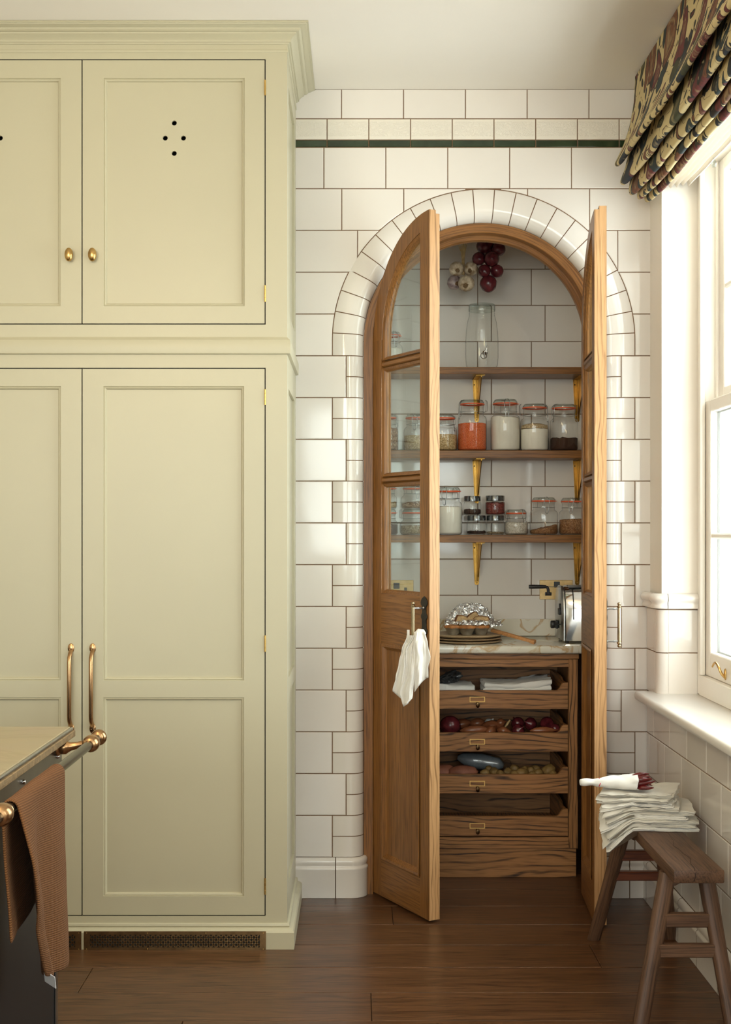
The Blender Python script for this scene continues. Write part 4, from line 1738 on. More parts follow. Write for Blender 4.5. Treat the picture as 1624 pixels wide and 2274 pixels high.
ob('corner_strip', B().box(XI - 0.0355, XI - 0.032, YI - 0.046, YI - 0.028, 0.012, ZI - 0.088, 0.0008), 'steel', isl)
for k in range(6):
    b = B()
    b.lathe([(0.0, 0.006), (0.003, 0.0055), (0.005, 0.0035), (0.0058, 0.0), (0.0, 0.0)], 12, T(XI - 0.0218, YI - 0.075 - 0.30 * k, ZI - 0.058) @ rotm('Y', PI / 2))
    ob('screw', b, 'chrome', isl, 60)
XRL, ZRL = -0.618, 0.8735
rail = ob('rail', B().lathe([(0.0, -1.725), (0.0105, -1.725), (0.0105, -3.9), (0, -3.9)], 18, T(XRL, 0, ZRL) @ rotm('X', -PI / 2)), 'gun', isl, 60)


def along_y(prof, y, n=20):
    return B().lathe(prof, n, T(XRL, y, ZRL) @ rotm('X', -PI / 2))


KN = [(0.0, -0.001), (0.012, 0.0), (0.0165, 0.004), (0.019, 0.010), (0.0195, 0.016), (0.0175, 0.022), (0.013, 0.026), (0.0145, 0.029), (0.0125, 0.032), (0.0, 0.033)]
CO = [(0.0106, -0.026), (0.0150, -0.024), (0.0135, -0.020), (0.0165, -0.017), (0.0195, -0.008), (0.0200, 0.0), (0.0195, 0.008), (0.0165, 0.017), (0.0135, 0.020), (0.0150, 0.024), (0.0106, 0.026)]
for nm, prof, y in (('end_knob', KN, -1.715), ('collar', CO, -1.785), ('collar', CO, -2.515)):
    o = ob(nm, along_y(prof, y), 'bronze', isl, 60)
    o.parent = rail
for y in (-1.785, -2.515):
    b = B()
    b.lathe([(0.0, 0.0), (0.017, 0.0), (0.018, 0.004), (0.014, 0.008), (0.0155, 0.012), (0.0165, 0.020), (0.0130, 0.026), (0.0100, 0.034), (0.0080, 0.050), (0.0090, 0.062), (0.0, 0.064)], 18, T(XI - 0.0218, y, ZRL - 0.012) @ rotm('Y', PI / 2 - 0.16))
    o = ob('bracket', b, 'bronze', isl, 60)
    o.parent = rail

# knitted towel over the rail
tw = thing('knit_towel', 'brown ribbed knit towel hung over the rail of the island', 'towel', (XRL, -2.28, 0.6))
LB, RR = 0.235, 0.0145


def towel(u, v):
    """u along the rail (0 far end, 1 near end), v from the back hem over the rail to the front hem"""
    y = -2.115 - 0.35 * u
    lf = 0.395 - 0.06 * u
    tot = LB + PI * RR + lf
    s = v * tot
    if s < LB:
        t = (LB - s) / LB
        z = ZRL - (LB - s)
        x = XRL - RR - 0.004 * math.sin(u * 7) * t + 0.010 * t * u
        if u > 0.8:
            x += 0.016 * (u - 0.8) / 0.2 * t
        y += -0.02 * t * u
    elif s < LB + PI * RR:
        a = PI * (s - LB) / (PI * RR)
        x = XRL - RR * math.cos(a)
        z = ZRL + RR * math.sin(a)
    else:
        d = s - LB - PI * RR
        t = d / lf
        z = ZRL - d
        fold = math.sin(u * 9.5 - 0.6 + t * 0.8) * 0.016 * t ** 0.7
        curl = 0.030 * max(0, (u - 0.62) / 0.38) ** 1.3 * math.sin(min(1, t * 1.5) * PI * 0.75)
        x = XRL + RR + fold * (0.5 + 0.5 * u) + curl + 0.006 * t
        y += 0.16 * max(0, (u - 0.35)) * t ** 1.6 - 0.03 * math.sin(t * PI) * u
    w = noise.noise(Vector((u * 4, v * 7, 2.2))) * 0.003
    return Vector((x + w, y, z))


b = B()
b.grid(lambda u, v: towel(v, u), 56, 30, uv=lambda u, v: (v * 0.375, u * 0.64))
o = ob('knit', b, 'knit', tw, 60)
solid(o, 0.006, 1)
p_ = towel(0.93, 0.995)
lb = B()
lb.box(-0.0006, 0.0006, -0.016, 0.016, -0.022, 0.004, mat=T(p_.x, p_.y, p_.z) @ rotm('X', 0.35) @ rotm('Z', 0.9))
ob('care_label', lb, 'paper_white', tw, label='white care label at the hem')

# ------------------------------------------------------------------ bench
bench = thing('wooden_bench', 'narrow worn dark wooden bench with splayed legs beside the tiled wall', 'bench', (0.92, -0.93, 0))
ZS = 0.45
bx0, bx1, by0, by1 = 0.848, 0.986, -1.30, -0.54
b = B()
nseg = 10
b.box(bx0, bx1, by0, by1, ZS - 0.036, ZS, 0.005, 2)
o = ob('seat', b, 'bench_y', bench, 40)


b = B()
cr = [(0.930 + 0.006 * math.sin(k * 0.75) + 0.003 * math.sin(k * 1.9) - 0.0012 * k, -0.86 - 0.0292 * k, ZS) for k in range(16)]
cr += [(cr[-1][0] + 0.002, by0 - 0.0002, ZS - 0.010), (cr[-1][0] - 0.002, by0 - 0.0002, ZS - 0.030)]
b.tube(cr, 0.0006, 5, rfun=lambda t: 0.4 + 1.0 * t)
ob('crack', b, 'crack', bench, 60)


def leg(top, foot, w=0.044, d=0.034):
    t, f = Vector(top), Vector(foot)
    ax = (f - t)
    b = B()
    poly = [(-w / 2 + 0.008, -d / 2), (w / 2 - 0.008, -d / 2), (w / 2, -d / 2 + 0.008), (w / 2, d / 2 - 0.008), (w / 2 - 0.008, d / 2), (-w / 2 + 0.008, d / 2), (-w / 2, d / 2 - 0.008), (-w / 2, -d / 2 + 0.008)]
    rings = []
    for k in range(7):
        q = k / 6
        c = t + ax * q
        sc = 1.0 - 0.10 * q + 0.03 * math.sin(q * 9)
        rings.append([b.bm.verts.new((c.x + x * sc, c.y + y * sc, c.z)) for x, y in poly])
    for r0, r1 in zip(rings, rings[1:]):
        for j in range(8):
            b.face((r0[j], r0[(j + 1) % 8], r1[(j + 1) % 8], r1[j]))
    b.face(rings[0])
    b.face(rings[-1][::-1])
    o_ = ob('leg', b, 'bench_z', bench, 50)
    R = Vector((0, 0, -1)).rotation_difference(ax.normalized()).to_matrix().to_4x4()
    m_ = T(*o_.data.vertices[0].co) @ R                     # origin on the leg, z along it, so that the grain follows it
    o_.data.transform(m_.inverted())
    o_.matrix_local = m_
    return o_


def at_floor(px, py, z=0.0):
    d = FPX * (EYE - z) / (py - VPY)
    return Vector(((px - VPX) / FPX * d, d - DCAM, z))


fLB, fRB = at_floor(1319, 2086), at_floor(1489, 2084)
fLF, fRF = Vector((0.752, -1.30, 0)), Vector((1.012, -1.30, 0))
tz = ZS - 0.037
tLB, tRB = Vector((0.826, -0.66, tz + 0.012)), Vector((0.966, -0.66, tz))
tLF, tRF = Vector((0.858, -1.17, tz + 0.010)), Vector((0.968, -1.17, tz))
tLF.x = 0.864
tLB.x = 0.850
for t_, f_ in ((tLB, fLB), (tRB, fRB), (tLF, fLF), (tRF, fRF)):
    leg((t_.x, t_.y, tz), f_)


def cross(ta, fa, tb, fb, za, zb_, mat='bench_x'):
    zm_ = (za + zb_) / 2
    pa = ta + (fa - ta) * ((ta.z - zm_) / ta.z)
    pb = tb + (fb - tb) * ((tb.z - zm_) / tb.z)
    y = (pa.y + pb.y) / 2
    return ob('stretcher', B().box(pa.x + 0.012, pb.x - 0.012, y - 0.012, y + 0.012, za, zb_, 0.003), mat, bench)


dF = 3.45
zF = lambda py: EYE - (py - VPY) / FPX * dF
zK = lambda py: EYE - (py - VPY) / FPX * 4.13
cross(tLF, fLF, tRF, fRF, zF(2068), zF(2037))
cross(tLF, fLF, tRF, fRF, zF(2129), zF(2100))
cross(tLB, fLB, tRB, fRB, zK(1902), zK(1880), 'red_wood')
cross(tLB, fLB, tRB, fRB, zK(1952), zK(1932), 'red_wood')
for y in (-1.185, -0.67):
    b = B()
    poly = [(bx0 + 0.012, ZS - 0.036), (bx1 - 0.012, ZS - 0.036), (bx1 - 0.008, ZS - 0.062), (bx1 - 0.020, ZS - 0.070), (bx1 - 0.034, ZS - 0.064), (bx1 - 0.042, ZS - 0.052), (bx0 + 0.052, ZS - 0.052), (bx0 + 0.044, ZS - 0.064), (bx0 + 0.030, ZS - 0.072), (bx0 + 0.010, ZS - 0.064)]
    b.prism(poly, y - 0.009, y + 0.009)
    ob('apron', b, 'bench_x', bench)

# ------------------------------------------------------------------ roman blind
bl = thing('roman_blind', 'floral printed roman blind gathered in folds over the sash window', 'blind', (1.0, -1.0, 2.6))
BY0, BY1 = -0.155, -1.80
PROF = [(1.035, CEIL - 0.002), (1.000, CEIL - 0.006), (0.996, 2.975), (0.990, 2.90), (0.972, 2.81), (0.945, 2.735), (0.920, 2.685), (0.913, 2.668), (0.922, 2.662), (0.938, 2.684), (0.957, 2.725), (0.966, 2.735),
        (0.965, 2.705), (0.955, 2.655), (0.944, 2.618), (0.944, 2.604), (0.957, 2.602), (0.972, 2.635), (0.985, 2.672),
        (0.985, 2.645), (0.975, 2.602), (0.973, 2.572), (0.980, 2.562), (0.990, 2.572), (1.003, 2.612), (1.008, 2.622),
        (1.004, 2.590), (0.999, 2.560), (1.003, 2.546), (1.013, 2.550), (1.025, 2.585), (1.030, 2.596),
        (1.027, 2.568), (1.026, 2.546), (1.034, 2.536), (1.043, 2.548), (1.052, 2.585), (1.058, 2.63)]


SP = spline(PROF, 3)
arc = [0.0]
for p, q in zip(SP, SP[1:]):
    arc.append(arc[-1] + (q - p).length)


def fabric(i, t):
    p = SP[i]
    y = BY0 + (BY1 - BY0) * t
    k = min(1, arc[i] / 0.4)
    w = noise.noise(Vector((y * 3.0, arc[i] * 3, 0.3))) * 0.012 * k + noise.noise(Vector((y * 9, arc[i] * 5, 7.3))) * 0.004 * k
    sag = -0.010 * math.sin(min(1, t * 1.4) * PI) * k
    tipin = 0.012 * (1 - min(1, t * 12)) * k
    return Vector((p.x + w + tipin * 0.3, y + noise.noise(Vector((p.x * 30, p.y * 30, 1))) * 0.014 * (1 if t < 0.5 else 0) * k, p.y + sag + w * 0.4 + 0.03 * (1 - min(1, t * 14)) ** 2 * k * 0.4))


b = B()
ni = len(SP) - 1
b.grid(lambda u, v: fabric(round(u * ni), v), ni, 60, uv=lambda u, v: (arc[round(u * ni)], v * (BY0 - BY1)))
o = ob('fabric', b, 'blind', bl, 179)
solid(o, 0.004)
b = B()
LP = [(1.060, 2.66)] + [p for k in range(5) for p in ((1.066 + 0.022 * k, 2.575 + 0.004 * k), (1.076 + 0.022 * k, 2.600 + 0.004 * k))] + [(1.176, 2.592), (1.180, 2.72)]
SL = spline(LP, 3)
b.grid(lambda u, v: Vector((SL[round(u * (len(SL) - 1))].x, BY0 - 0.05 + (BY1 - BY0) * v, SL[round(u * (len(SL) - 1))].y + 0.004 * math.sin(v * 40) * 0.3)), len(SL) - 1, 30)
o = ob('lining', b, 'lining', bl, 179, label='pale lining gathered behind the folds')
solid(o, 0.002)
ac_ = W(1586, 362, -0.535)
b = B()
b.tube([(ac_.x, ac_.y, 2.66), (ac_.x, ac_.y, ac_.z + 0.012)], 0.001, 6)
b.lathe([(0, -0.014), (0.006, -0.013), (0.0085, -0.004), (0.007, 0.006), (0.003, 0.013), (0, 0.014)], 12, T(*ac_))
ob('cord_pull', b, 'jar_lid', bl, 60, label='clear cord pull hanging by the window')
ob('head_rail', B().box(1.006, XP - 0.001, BY1 + 0.01, BY0 - 0.01, CEIL - 0.035, CEIL - 0.008), 'gloss_white', bl)


# ------------------------------------------------------------------ pantry shelves
SHX0, SHX1, SHY0, SHY1 = PX0 + 0.001, PX1 - 0.001, 0.515, PYB - 0.001


def shz(py, y=SHY0):
    return EYE + (VPY - py) / FPX * (DCAM + y)


SHELF = [(shz(815), shz(830.5)), (shz(1000), shz(1017)), (shz(1188), shz(1204.7))]
for k, (za, zb_) in enumerate(SHELF):
    lab = ('topmost oak shelf in the pantry, with the big empty jar', 'middle oak pantry shelf, with the red lentil jar', 'lowest oak pantry shelf, with the stacked spice jars')[k]
    sh = thing('pantry_shelf', lab, 'shelf', (AX, 0.6, zb_), group='oak shelves in the pantry')
    ob('board', B().box(SHX0, SHX1, SHY0, SHY1, zb_, za, 0.0015), 'oak_x', sh)
    for bxp in (1059, 1282):
        xc_ = xp(bxp)
        br = B()
        zt_, zl_ = zb_ - 0.0005, zb_ - 0.183
        w0, w1 = 0.0180, 0.0092
        yb = PYB - 0.001
        br.prism([(xc_ - w1, zl_ + 0.006), (xc_ - w1 + 0.004, zl_), (xc_ + w1 - 0.004, zl_), (xc_ + w1, zl_ + 0.006), (xc_ + w0, zt_), (xc_ - w0, zt_)], yb - 0.003, yb)
        for f0, f1, dp in ((-0.86, -0.16, 0.0075), (0.02, 0.30, 0.013), (0.46, 0.90, 0.0075)):
            br.prism([(xc_ + w1 * f0, zl_ + 0.016), (xc_ + w1 * f1, zl_ + 0.016), (xc_ + w0 * f1, zt_ - 0.002), (xc_ + w0 * f0, zt_ - 0.002)], yb - dp, yb - 0.003, bev=0.0012)
        br.prism([(yb - 0.004, zl_ + 0.03), (yb - 0.004, zt_), (SHY0 + 0.03, zt_), (SHY0 + 0.03, zt_ - 0.008)], xc_ + 0.004, xc_ + 0.0075, 'yz')
        br.box(xc_ - w0, xc_ + w0, SHY0 + 0.02, yb - 0.004, zt_ - 0.003, zt_)
        bo = ob('shelf_bracket', br, 'bracket', sh, 30)
        for dx, zz in ((-0.011, zt_ - 0.024), (0.0, zl_ + 0.010)):
            s_ = B()
            s_.blob(0.003, 0.0018, 0.003, T(xc_ + dx, yb - (0.0085 if dx else 0.0042), zz), 2)
            bo2 = ob('screw', s_, 'iron' if dx else 'brass_bright', sh, 60)
            bo2.parent = bo

# ------------------------------------------------------------------ jars
YJ = 0.603


def jar_mesh(r, h, kind):
    """clip-top preserving jar"""
    hb = h * (0.69 if h > 0.17 else 0.65 if h > 0.12 else 0.54)
    rn = r * 0.775
    hn = h * (0.905 if h > 0.17 else 0.885 if h > 0.12 else 0.83)
    b = B()
    k = min(0.010, r * 0.18)
    b.lathe([(0, 0.0015), (r * 0.78, 0.0), (r - k * 0.5, k * 0.25), (r, k), (r, hb - r * 0.30), (r * 0.985, hb - r * 0.16), (r * 0.93, hb - r * 0.05), (rn + 0.003, hb + 0.001), (rn, hb + 0.004), (rn, hn - 0.006), (rn + 0.003, hn - 0.003), (rn + 0.003, hn + 0.001), (rn * 0.95, hn + 0.001)], 36)
    lid = B()
    z0 = hn + 0.0052
    zt_ = h
    lid.lathe([(rn * 0.9, z0), (rn + 0.0035, z0), (rn + 0.0035, z0 + (zt_ - z0) * 0.35), (rn + 0.001, z0 + (zt_ - z0) * 0.5), (rn - 0.001, zt_ - 0.002), (rn * 0.90, zt_), (rn * 0.84, zt_ - 0.002), (0, zt_ - 0.002)], 32)
    seal = B()
    seal.lathe([(rn * 0.88, hn + 0.0012), (rn + 0.0042, hn - 0.0004), (rn + 0.0052, hn + 0.0018), (rn + 0.0042, hn + 0.0050), (rn * 0.88, hn + 0.0050)], 32)
    tab = [(math.cos(a) * (rn + 0.004), math.sin(a) * (rn + 0.004), hn + 0.0026) for a in (0,)]
    seal.box(rn + 0.003, rn + 0.010, -0.005, 0.005, hn + 0.0017, hn + 0.0037)
    clip = B()
    rw = 0.0011
    zr = hb + 0.35 * (hn - hb)
    clip.tube([((rn + 0.0015) * math.cos(2 * PI * q / 28), (rn + 0.0015) * math.sin(2 * PI * q / 28), zr) for q in range(28)], rw, 6, closed=True)
    # front toggle
    yq = -(rn + 0.004)
    for sx in (-1, 1):
        clip.tube([(sx * 0.009, yq + 0.002, zr), (sx * 0.011, yq - 0.004, zr + 0.006), (sx * 0.0105, yq - 0.003, z0 + 0.002), (sx * 0.006, yq + 0.004, zt_ - 0.002), (sx * 0.004, yq + rn * 0.35, zt_ + 0.0015)], rw, 6)
        clip.tube([(sx * 0.010, yq - 0.004, zr + 0.005), (sx * 0.0065, yq - 0.006, zr - 0.006), (sx * 0.0055, yq - 0.003, hb - 0.010)], rw * 1.2, 6)
    clip.tube([(-0.0055, yq - 0.003, hb - 0.010), (0, yq - 0.004, hb - 0.013), (0.0055, yq - 0.003, hb - 0.010)], rw * 1.2, 6)
    # rear hinge loop
    clip.tube([(-0.012, rn + 0.004, zr), (-0.012, rn + 0.014, zr + 0.004), (-0.010, rn + 0.016, zt_ - 0.006), (0.0, rn + 0.010, zt_ + 0.001), (0.010, rn + 0.016, zt_ - 0.006), (0.012, rn + 0.014, zr + 0.004), (0.012, rn + 0.004, zr)], rw, 6)
    return b, lid, seal, clip


def fill_mesh(r, h, bumpy=0.0, seed=0, tilt=0.0):
    b = B()
    ri = r - 0.0022
    k = min(0.009, r * 0.16)

    def top(q, a):
        return h + bumpy * (noise.noise(Vector((q * 3 * math.cos(a) + seed, q * 3 * math.sin(a), seed * 1.7)))) + tilt * q * math.cos(a)
    prof = [(0, 0.004), (ri * 0.78, 0.004), (ri - k * 0.5, 0.0055), (ri, k + 0.002)]
    b.lathe(prof, 28)
    last = [v for v in b.bm.verts][-28:]
    rows = [last]
    for q in (1.0, 0.85, 0.65, 0.4):
        rows.append([b.bm.verts.new((ri * q * math.cos(2 * PI * j / 28), ri * q * math.sin(2 * PI * j / 28), top(q, 2 * PI * j / 28) - (0.0 if q < 1 else 0.0015))) for j in range(28)])
    c = b.bm.verts.new((0, 0, top(0, 0)))
    for r0, r1 in zip(rows, rows[1:]):
        for j in range(28):
            b.face((r0[j], r0[(j + 1) % 28], r1[(j + 1) % 28], r1[j]))
    for j in range(28):
        b.face((rows[-1][j], rows[-1][(j + 1) % 28], c))
    return b


def clip_jar(px0, px1, py_top, zbase, fills, label, group, yaw=0.0, y=YJ, name='clip_jar', py_base=None):
    d = DCAM + y
    r = (px1 - px0) / 2 / FPX * d
    x = ((px0 + px1) / 2 - VPX) / FPX * d
    base_py = VPY - (zbase - EYE) * FPX / d
    h = (base_py - py_top) / FPX * d
    t = thing(name, label, 'jar', (x, y, zbase + 0.0004), (0, 0, yaw), group=group)
    body, lid, seal, clip = jar_mesh(r, h, '')
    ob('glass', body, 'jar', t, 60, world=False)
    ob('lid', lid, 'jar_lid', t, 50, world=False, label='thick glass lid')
    ob('seal', seal, 'rubber', t, 50, world=False, label='orange rubber seal')
    ob('wire_clip', clip, 'wire', t, 60, world=False)
    for mat_, frac, bumpy, tilt in fills:
        hh = frac * h
        ob('contents', fill_mesh(r, hh, bumpy, px0, tilt), mat_, t, 60, world=False)
    return t, h


G1, G2 = 'clip-top jars on the middle pantry shelf', 'clip-top jars on the lowest pantry shelf'
z1s, z2s, z3s = SHELF[0][0], SHELF[1][0], SHELF[2][0]
clip_jar(846, 894, 738, z1s, [('flour', 0.55, 0.002, 0)], 'clip-top jar on the top shelf, half hidden behind the left door', None, 0.4)
clip_jar(835, 885, 921, z2s, [('muesli', 0.62, 0.004, 0)], 'jar of brown seed mix at the far end of the middle shelf, behind glass', G1, 1.3)
clip_jar(897, 953, 921, z2s, [('oats', 0.43, 0.002, 0)], 'jar of pale oats on the middle shelf, seen through the door glass', G1, -0.2)
clip_jar(957, 1015, 922, z2s, [('grain', 0.46, 0.002, 0)], 'jar of tan grain beside the red lentils', G1, 1.9)
clip_jar(1017, 1081, 889, z2s, [('lentil', 0.545, 0.002, 0)], 'jar two thirds full of red lentils', G1, -1.45)
clip_jar(1090, 1155, 888, z2s, [('flour', 0.655, 0.006, -0.004)], 'tall jar of white flour on the middle shelf, between lentils and oats', G1, 0.03)
t, h = clip_jar(1156, 1219, 898, z2s, [('flour', 0.47, 0.004, 0)], 'jar of white flour topped with a layer of oats', G1, 1.5)
d = DCAM + YJ
rr = 63 / 2 / FPX * d
b = B()
b.lathe([(0, 0.0), (rr - 0.004, 0.0), (rr - 0.003, 0.004), (rr - 0.006, 0.014), (rr * 0.55, 0.021), (0, 0.024)], 28, T(0, 0, h * 0.472 + 0.001), rfun=lambda a, z: 1 + 0.02 * math.sin(5 * a + z * 300) if z > 0.01 else 1)
ob('oat_layer', b, 'oats', t, 60, world=False)
clip_jar(1222, 1284, 899, z2s, [('cocoa', 0.27, 0.010, 0)], 'jar of dark cocoa powder at the right end of the middle shelf', G1, -1.2)
# lowest shelf
for k, (c0, w, lab_l, lab_u) in enumerate(((858, 52, 'squat clip jar under another at the left end of the lowest shelf', 'upper clip jar at the left end of the lowest shelf, pale contents'),
                                          (919, 60, 'squat clip jar of pale seeds under the jar of brown fruit', 'upper clip jar of dried brown fruit behind the door glass'))):
    t, h = clip_jar(c0 - w / 2, c0 + w / 2, 1131, z3s, [('clove' if k == 0 else 'seedmix', 0.42 if k == 0 else 0.36, 0.004, 0)], lab_l, G2, 0.2 + k)
    clip_jar(c0 - w / 2 + 2, c0 + w / 2 - 2, 1078, z3s + h + 0.002, [('oats' if k == 0 else 'muesli', 0.28, 0.006, 0.006 if k else 0)], lab_u, G2, 0.1 + k * 0.2)
clip_jar(969, 1027, 1083, z3s, [('flour', 0.60, 0.003, 0)], 'tall jar of white sugar on the lowest shelf, beside the spice jars', G2, -0.5)
clip_jar(1121, 1173, 1132, z3s, [('rice', 0.50, 0.003, 0)], 'squat clip jar of white rice beside the spice jars', G2, 0.7)
clip_jar(1177, 1239, 1105, z3s, [('buckwheat', 0.19, 0.008, 0.012)], 'nearly empty clip jar with a little brown grain', G2, 0.1)
clip_jar(1242, 1302, 1106, z3s, [('buckwheat', 0.42, 0.004, 0)], 'half full jar of brown seeds at the right end of the lowest shelf', G2, -0.3)


def spice_jar(px0, px1, py_top, zbase, mat_, frac, bumpy, label):
    d = DCAM + YJ
    r = (px1 - px0) / 2 / FPX * d
    x = ((px0 + px1) / 2 - VPX) / FPX * d
    h = (VPY - (zbase - EYE) * FPX / d - py_top) / FPX * d
    t = thing('spice_jar', label, 'jar', (x, YJ, zbase + 0.0004), group='small metal-lidded spice jars on the lowest shelf')
    b = B()
    hl = h * 0.78
    b.lathe([(0, 0.001), (r * 0.8, 0.0), (r * 0.97, 0.004), (r, 0.010), (r, hl * 0.72), (r * 0.97, hl * 0.82), (r * 0.90, hl * 0.90), (r * 0.86, hl * 0.93), (r * 0.86, hl)], 32)
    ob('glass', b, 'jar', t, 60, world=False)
    b = B()
    b.lathe([(r * 0.93, hl * 0.955), (r * 0.945, hl * 0.955), (r * 0.945, h - 0.002), (r * 0.92, h), (0, h)], 32)
    ob('lid', b, 'dark_lid', t, 40, world=False, label='dark metal screw lid')
    ob('contents', fill_mesh(r, h * frac, bumpy, px0), mat_, t, 60, world=False)
    return h


h1 = spice_jar(1037, 1080, 1145, z3s, 'clove', 0.20, 0.004, 'spice jar with a little dark spice, under the jar of cloves')
h2 = spice_jar(1080, 1121, 1145, z3s, 'seedmix', 0.15, 0.004, 'spice jar with a few pale seeds, under the red berries')
spice_jar(1030, 1069, 1102, z3s + h1 + 0.001, 'clove', 0.32, 0.003, 'upper spice jar a third full of dark cloves')
spice_jar(1078, 1122, 1101, z3s + h2 + 0.001, 'rosehip', 0.64, 0.005, 'upper spice jar nearly full of dried red berries')

# big empty dispenser jar
d = DCAM + YJ
r = 36.5 / FPX * d
x = (1070.5 - VPX) / FPX * d
h = 144 / FPX * d
t = thing('drinks_dispenser', 'large empty glass jar with a metal tap on the top shelf', 'jar', (x, YJ, z1s + 0.0004))
b = B()
b.lathe([(0, 0.004), (r * 0.70, 0.0), (r * 0.88, 0.003), (r * 0.96, 0.016), (r, 0.05), (r, h * 0.42), (r * 0.97, h * 0.58), (r * 0.90, h * 0.72), (r * 0.80, h * 0.815), (r * 0.77, h * 0.845), (r * 0.79, h * 0.86), (r * 0.76, h * 0.875), (r * 0.79, h * 0.895), (r * 0.77, h * 0.92)], 40)
ob('glass', b, 'jar', t, 60, world=False)
b = B()
b.lathe([(r * 0.80, h * 0.90), (r * 0.815, h * 0.925), (r * 0.80, h * 0.95), (r * 0.81, h * 0.985), (r * 0.76, h), (r * 0.70, h * 0.99), (0, h * 0.99)], 36)
ob('lid', b, 'jar_lid', t, 50, world=False, label='green tinted glass lid')
b = B()
b.lathe([(0, 0), (0.011, 0), (0.011, 0.004), (0.006, 0.006), (0.006, 0.03), (0, 0.03)], 14, T(0.006, -r + 0.003, h * 0.22) @ rotm('X', PI / 2))
b.tube([(0.006, -r - 0.02, h * 0.22), (0.006, -r - 0.026, h * 0.21), (0.006, -r - 0.027, h * 0.14)], 0.006, 12)
b.tube([(0.006, -r - 0.022, h * 0.22), (0.010, -r - 0.024, h * 0.27), (0.014, -r - 0.022, h * 0.315)], 0.0035, 10)
b.tube([(0.006 + 0.013 * math.cos(2 * PI * k / 16) - 0.006, -r - 0.012, h * 0.175 + 0.013 * math.sin(2 * PI * k / 16)) for k in range(16)], 0.002, 6, closed=True)
ob('tap', b, 'chrome', t, 60, world=False, label='small chrome tap')

# ------------------------------------------------------------------ hanging garlic and onions
YH_ = 0.50
dH = DCAM + YH_


def H(px, py, dy=0.0):
    return W(px, py, YH_ + dy)


def bulb(r, h, neck=0.25):
    return [(0, -h * 0.46), (r * 0.35, -h * 0.45), (r * 0.78, -h * 0.33), (r, -h * 0.06), (r * 0.93, h * 0.16), (r * 0.66, h * 0.33), (r * neck, h * 0.45), (r * neck * 0.55, h * 0.62), (0, h * 0.66)]


gar = thing('garlic_bunch', 'bunch of four garlic bulbs hanging by its dry stalks in the arch', 'garlic', tuple(H(1030, 590)))
lobes = lambda a, z: 1 + 0.055 * abs(math.cos(4.5 * a)) - 0.03


def hung(par, name, prof, mat_, c, rx, ry, rz, rfun=None, n=36):
    o_ = ob(name, B().lathe(prof, n, None, rfun), mat_, par, 75, world=False)
    o_.matrix_local = XF[par.name].inverted() @ T(*c) @ rotm('Y', ry) @ rotm('X', rx) @ rotm('Z', rz)
    return o_


for k, (px, py, w, tilt, az, m_) in enumerate(((1014, 597, 33, (-1.05, -0.25, 0.5), 0, 'garlic'), (1046, 597, 32, (-0.95, 0.45, 0.9), 0.01, 'garlic'), (1009, 627, 33, (-0.9, -0.9, 0.2), 0.015, 'garlic_purple'), (1036, 629, 37, (-0.95, 0.30, 1.4), -0.02, 'garlic'))):
    c = H(px, py, az)
    r = w / 2 / FPX * dH
    gb = hung(gar, 'bulb', [(0, -r * 0.70), (r * 0.22, -r * 0.74), (r * 0.6, -r * 0.66), (r * 0.9, -r * 0.38), (r, 0.0), (r * 0.90, r * 0.34), (r * 0.62, r * 0.66), (r * 0.32, r * 0.95), (r * 0.22, r * 1.25), (0, r * 1.3)], m_, c, tilt[0], tilt[1], tilt[2], lobes)
    b = B()
    b.blob(r * 0.30, r * 0.30, r * 0.10, T(0, 0, -r * 0.74), 2, 0.5, 4, k)
    rr_ = ob('root_plate', b, 'root', gb, 70, world=False)
st = B()
c0 = H(1029, 600, 0.02)
for k in range(9):
    dx = (k - 4) * 0.0022
    st.tube([c0 + Vector((dx * 0.4, 0, -0.02)), H(1029, 575, 0.02) + Vector((dx * 0.5, 0.001 * (k % 3), 0)), H(1029, 560, 0.02) + Vector((dx * 0.9, 0, 0)), H(1028, 543 - (k % 4) * 2, 0.02) + Vector((dx * 2.2, 0, 0.002 * k))], 0.0024, 6, rfun=lambda t: 1.25 - 0.8 * t)
st.tube([H(1029, 600, 0.02), H(1029, 540, 0.02), H(1028, 500, 0.02), Vector((H(1028, 500).x, YH_ + 0.02, PCZ - 0.001))], 0.0012, 6)
ob('stalks', st, 'straw', gar, 60)

oni = thing('onion_string', 'string of dark red onions hanging beside the garlic', 'onions', tuple(H(1085, 570)))
for k, (px, py, w, dz, tl) in enumerate(((1078, 547, 40, 0.02, (-0.9, 0.2)), (1107, 553, 33, 0.0, (-0.6, 0.9)), (1064, 575, 31, 0.0, (-1.2, -0.5)), (1092, 575, 35, -0.02, (-1.4, 0.3)), (1076, 602, 29, -0.015, (-0.9, -0.3)), (1104, 602, 30, 0.0, (-0.8, 2.2)), (1085, 630, 39, -0.01, (-0.35, -0.1)))):
    c = H(px, py, dz)
    r = w / 2 / FPX * dH
    prof = [(0, -r * 1.04), (r * 0.10, -r * 1.02), (r * 0.40, -r * 0.93), (r * 0.80, -r * 0.58), (r, 0.0), (r * 0.90, r * 0.42), (r * 0.62, r * 0.76), (r * 0.28, r * 1.0), (r * 0.12, r * 1.3), (0, r * 1.34)]
    hung(oni, 'onion', prof, 'red_onion', c, tl[0], tl[1], k, None, 28)
st = B()
st.tube([H(1086, 610, 0.03), H(1088, 560, 0.03), H(1088, 500, 0.03), Vector((H(1088, 500).x, YH_ + 0.03, PCZ - 0.001))], 0.003, 8)
for px, py in ((1064, 575), (1107, 553), (1104, 602), (1076, 602)):
    st.tube([H(px, py, 0.01), H((px + 1087) / 2, py - 8, 0.02), H(1087, py - 18, 0.03)], 0.002, 6)
ob('string', st, 'straw', oni, 60)

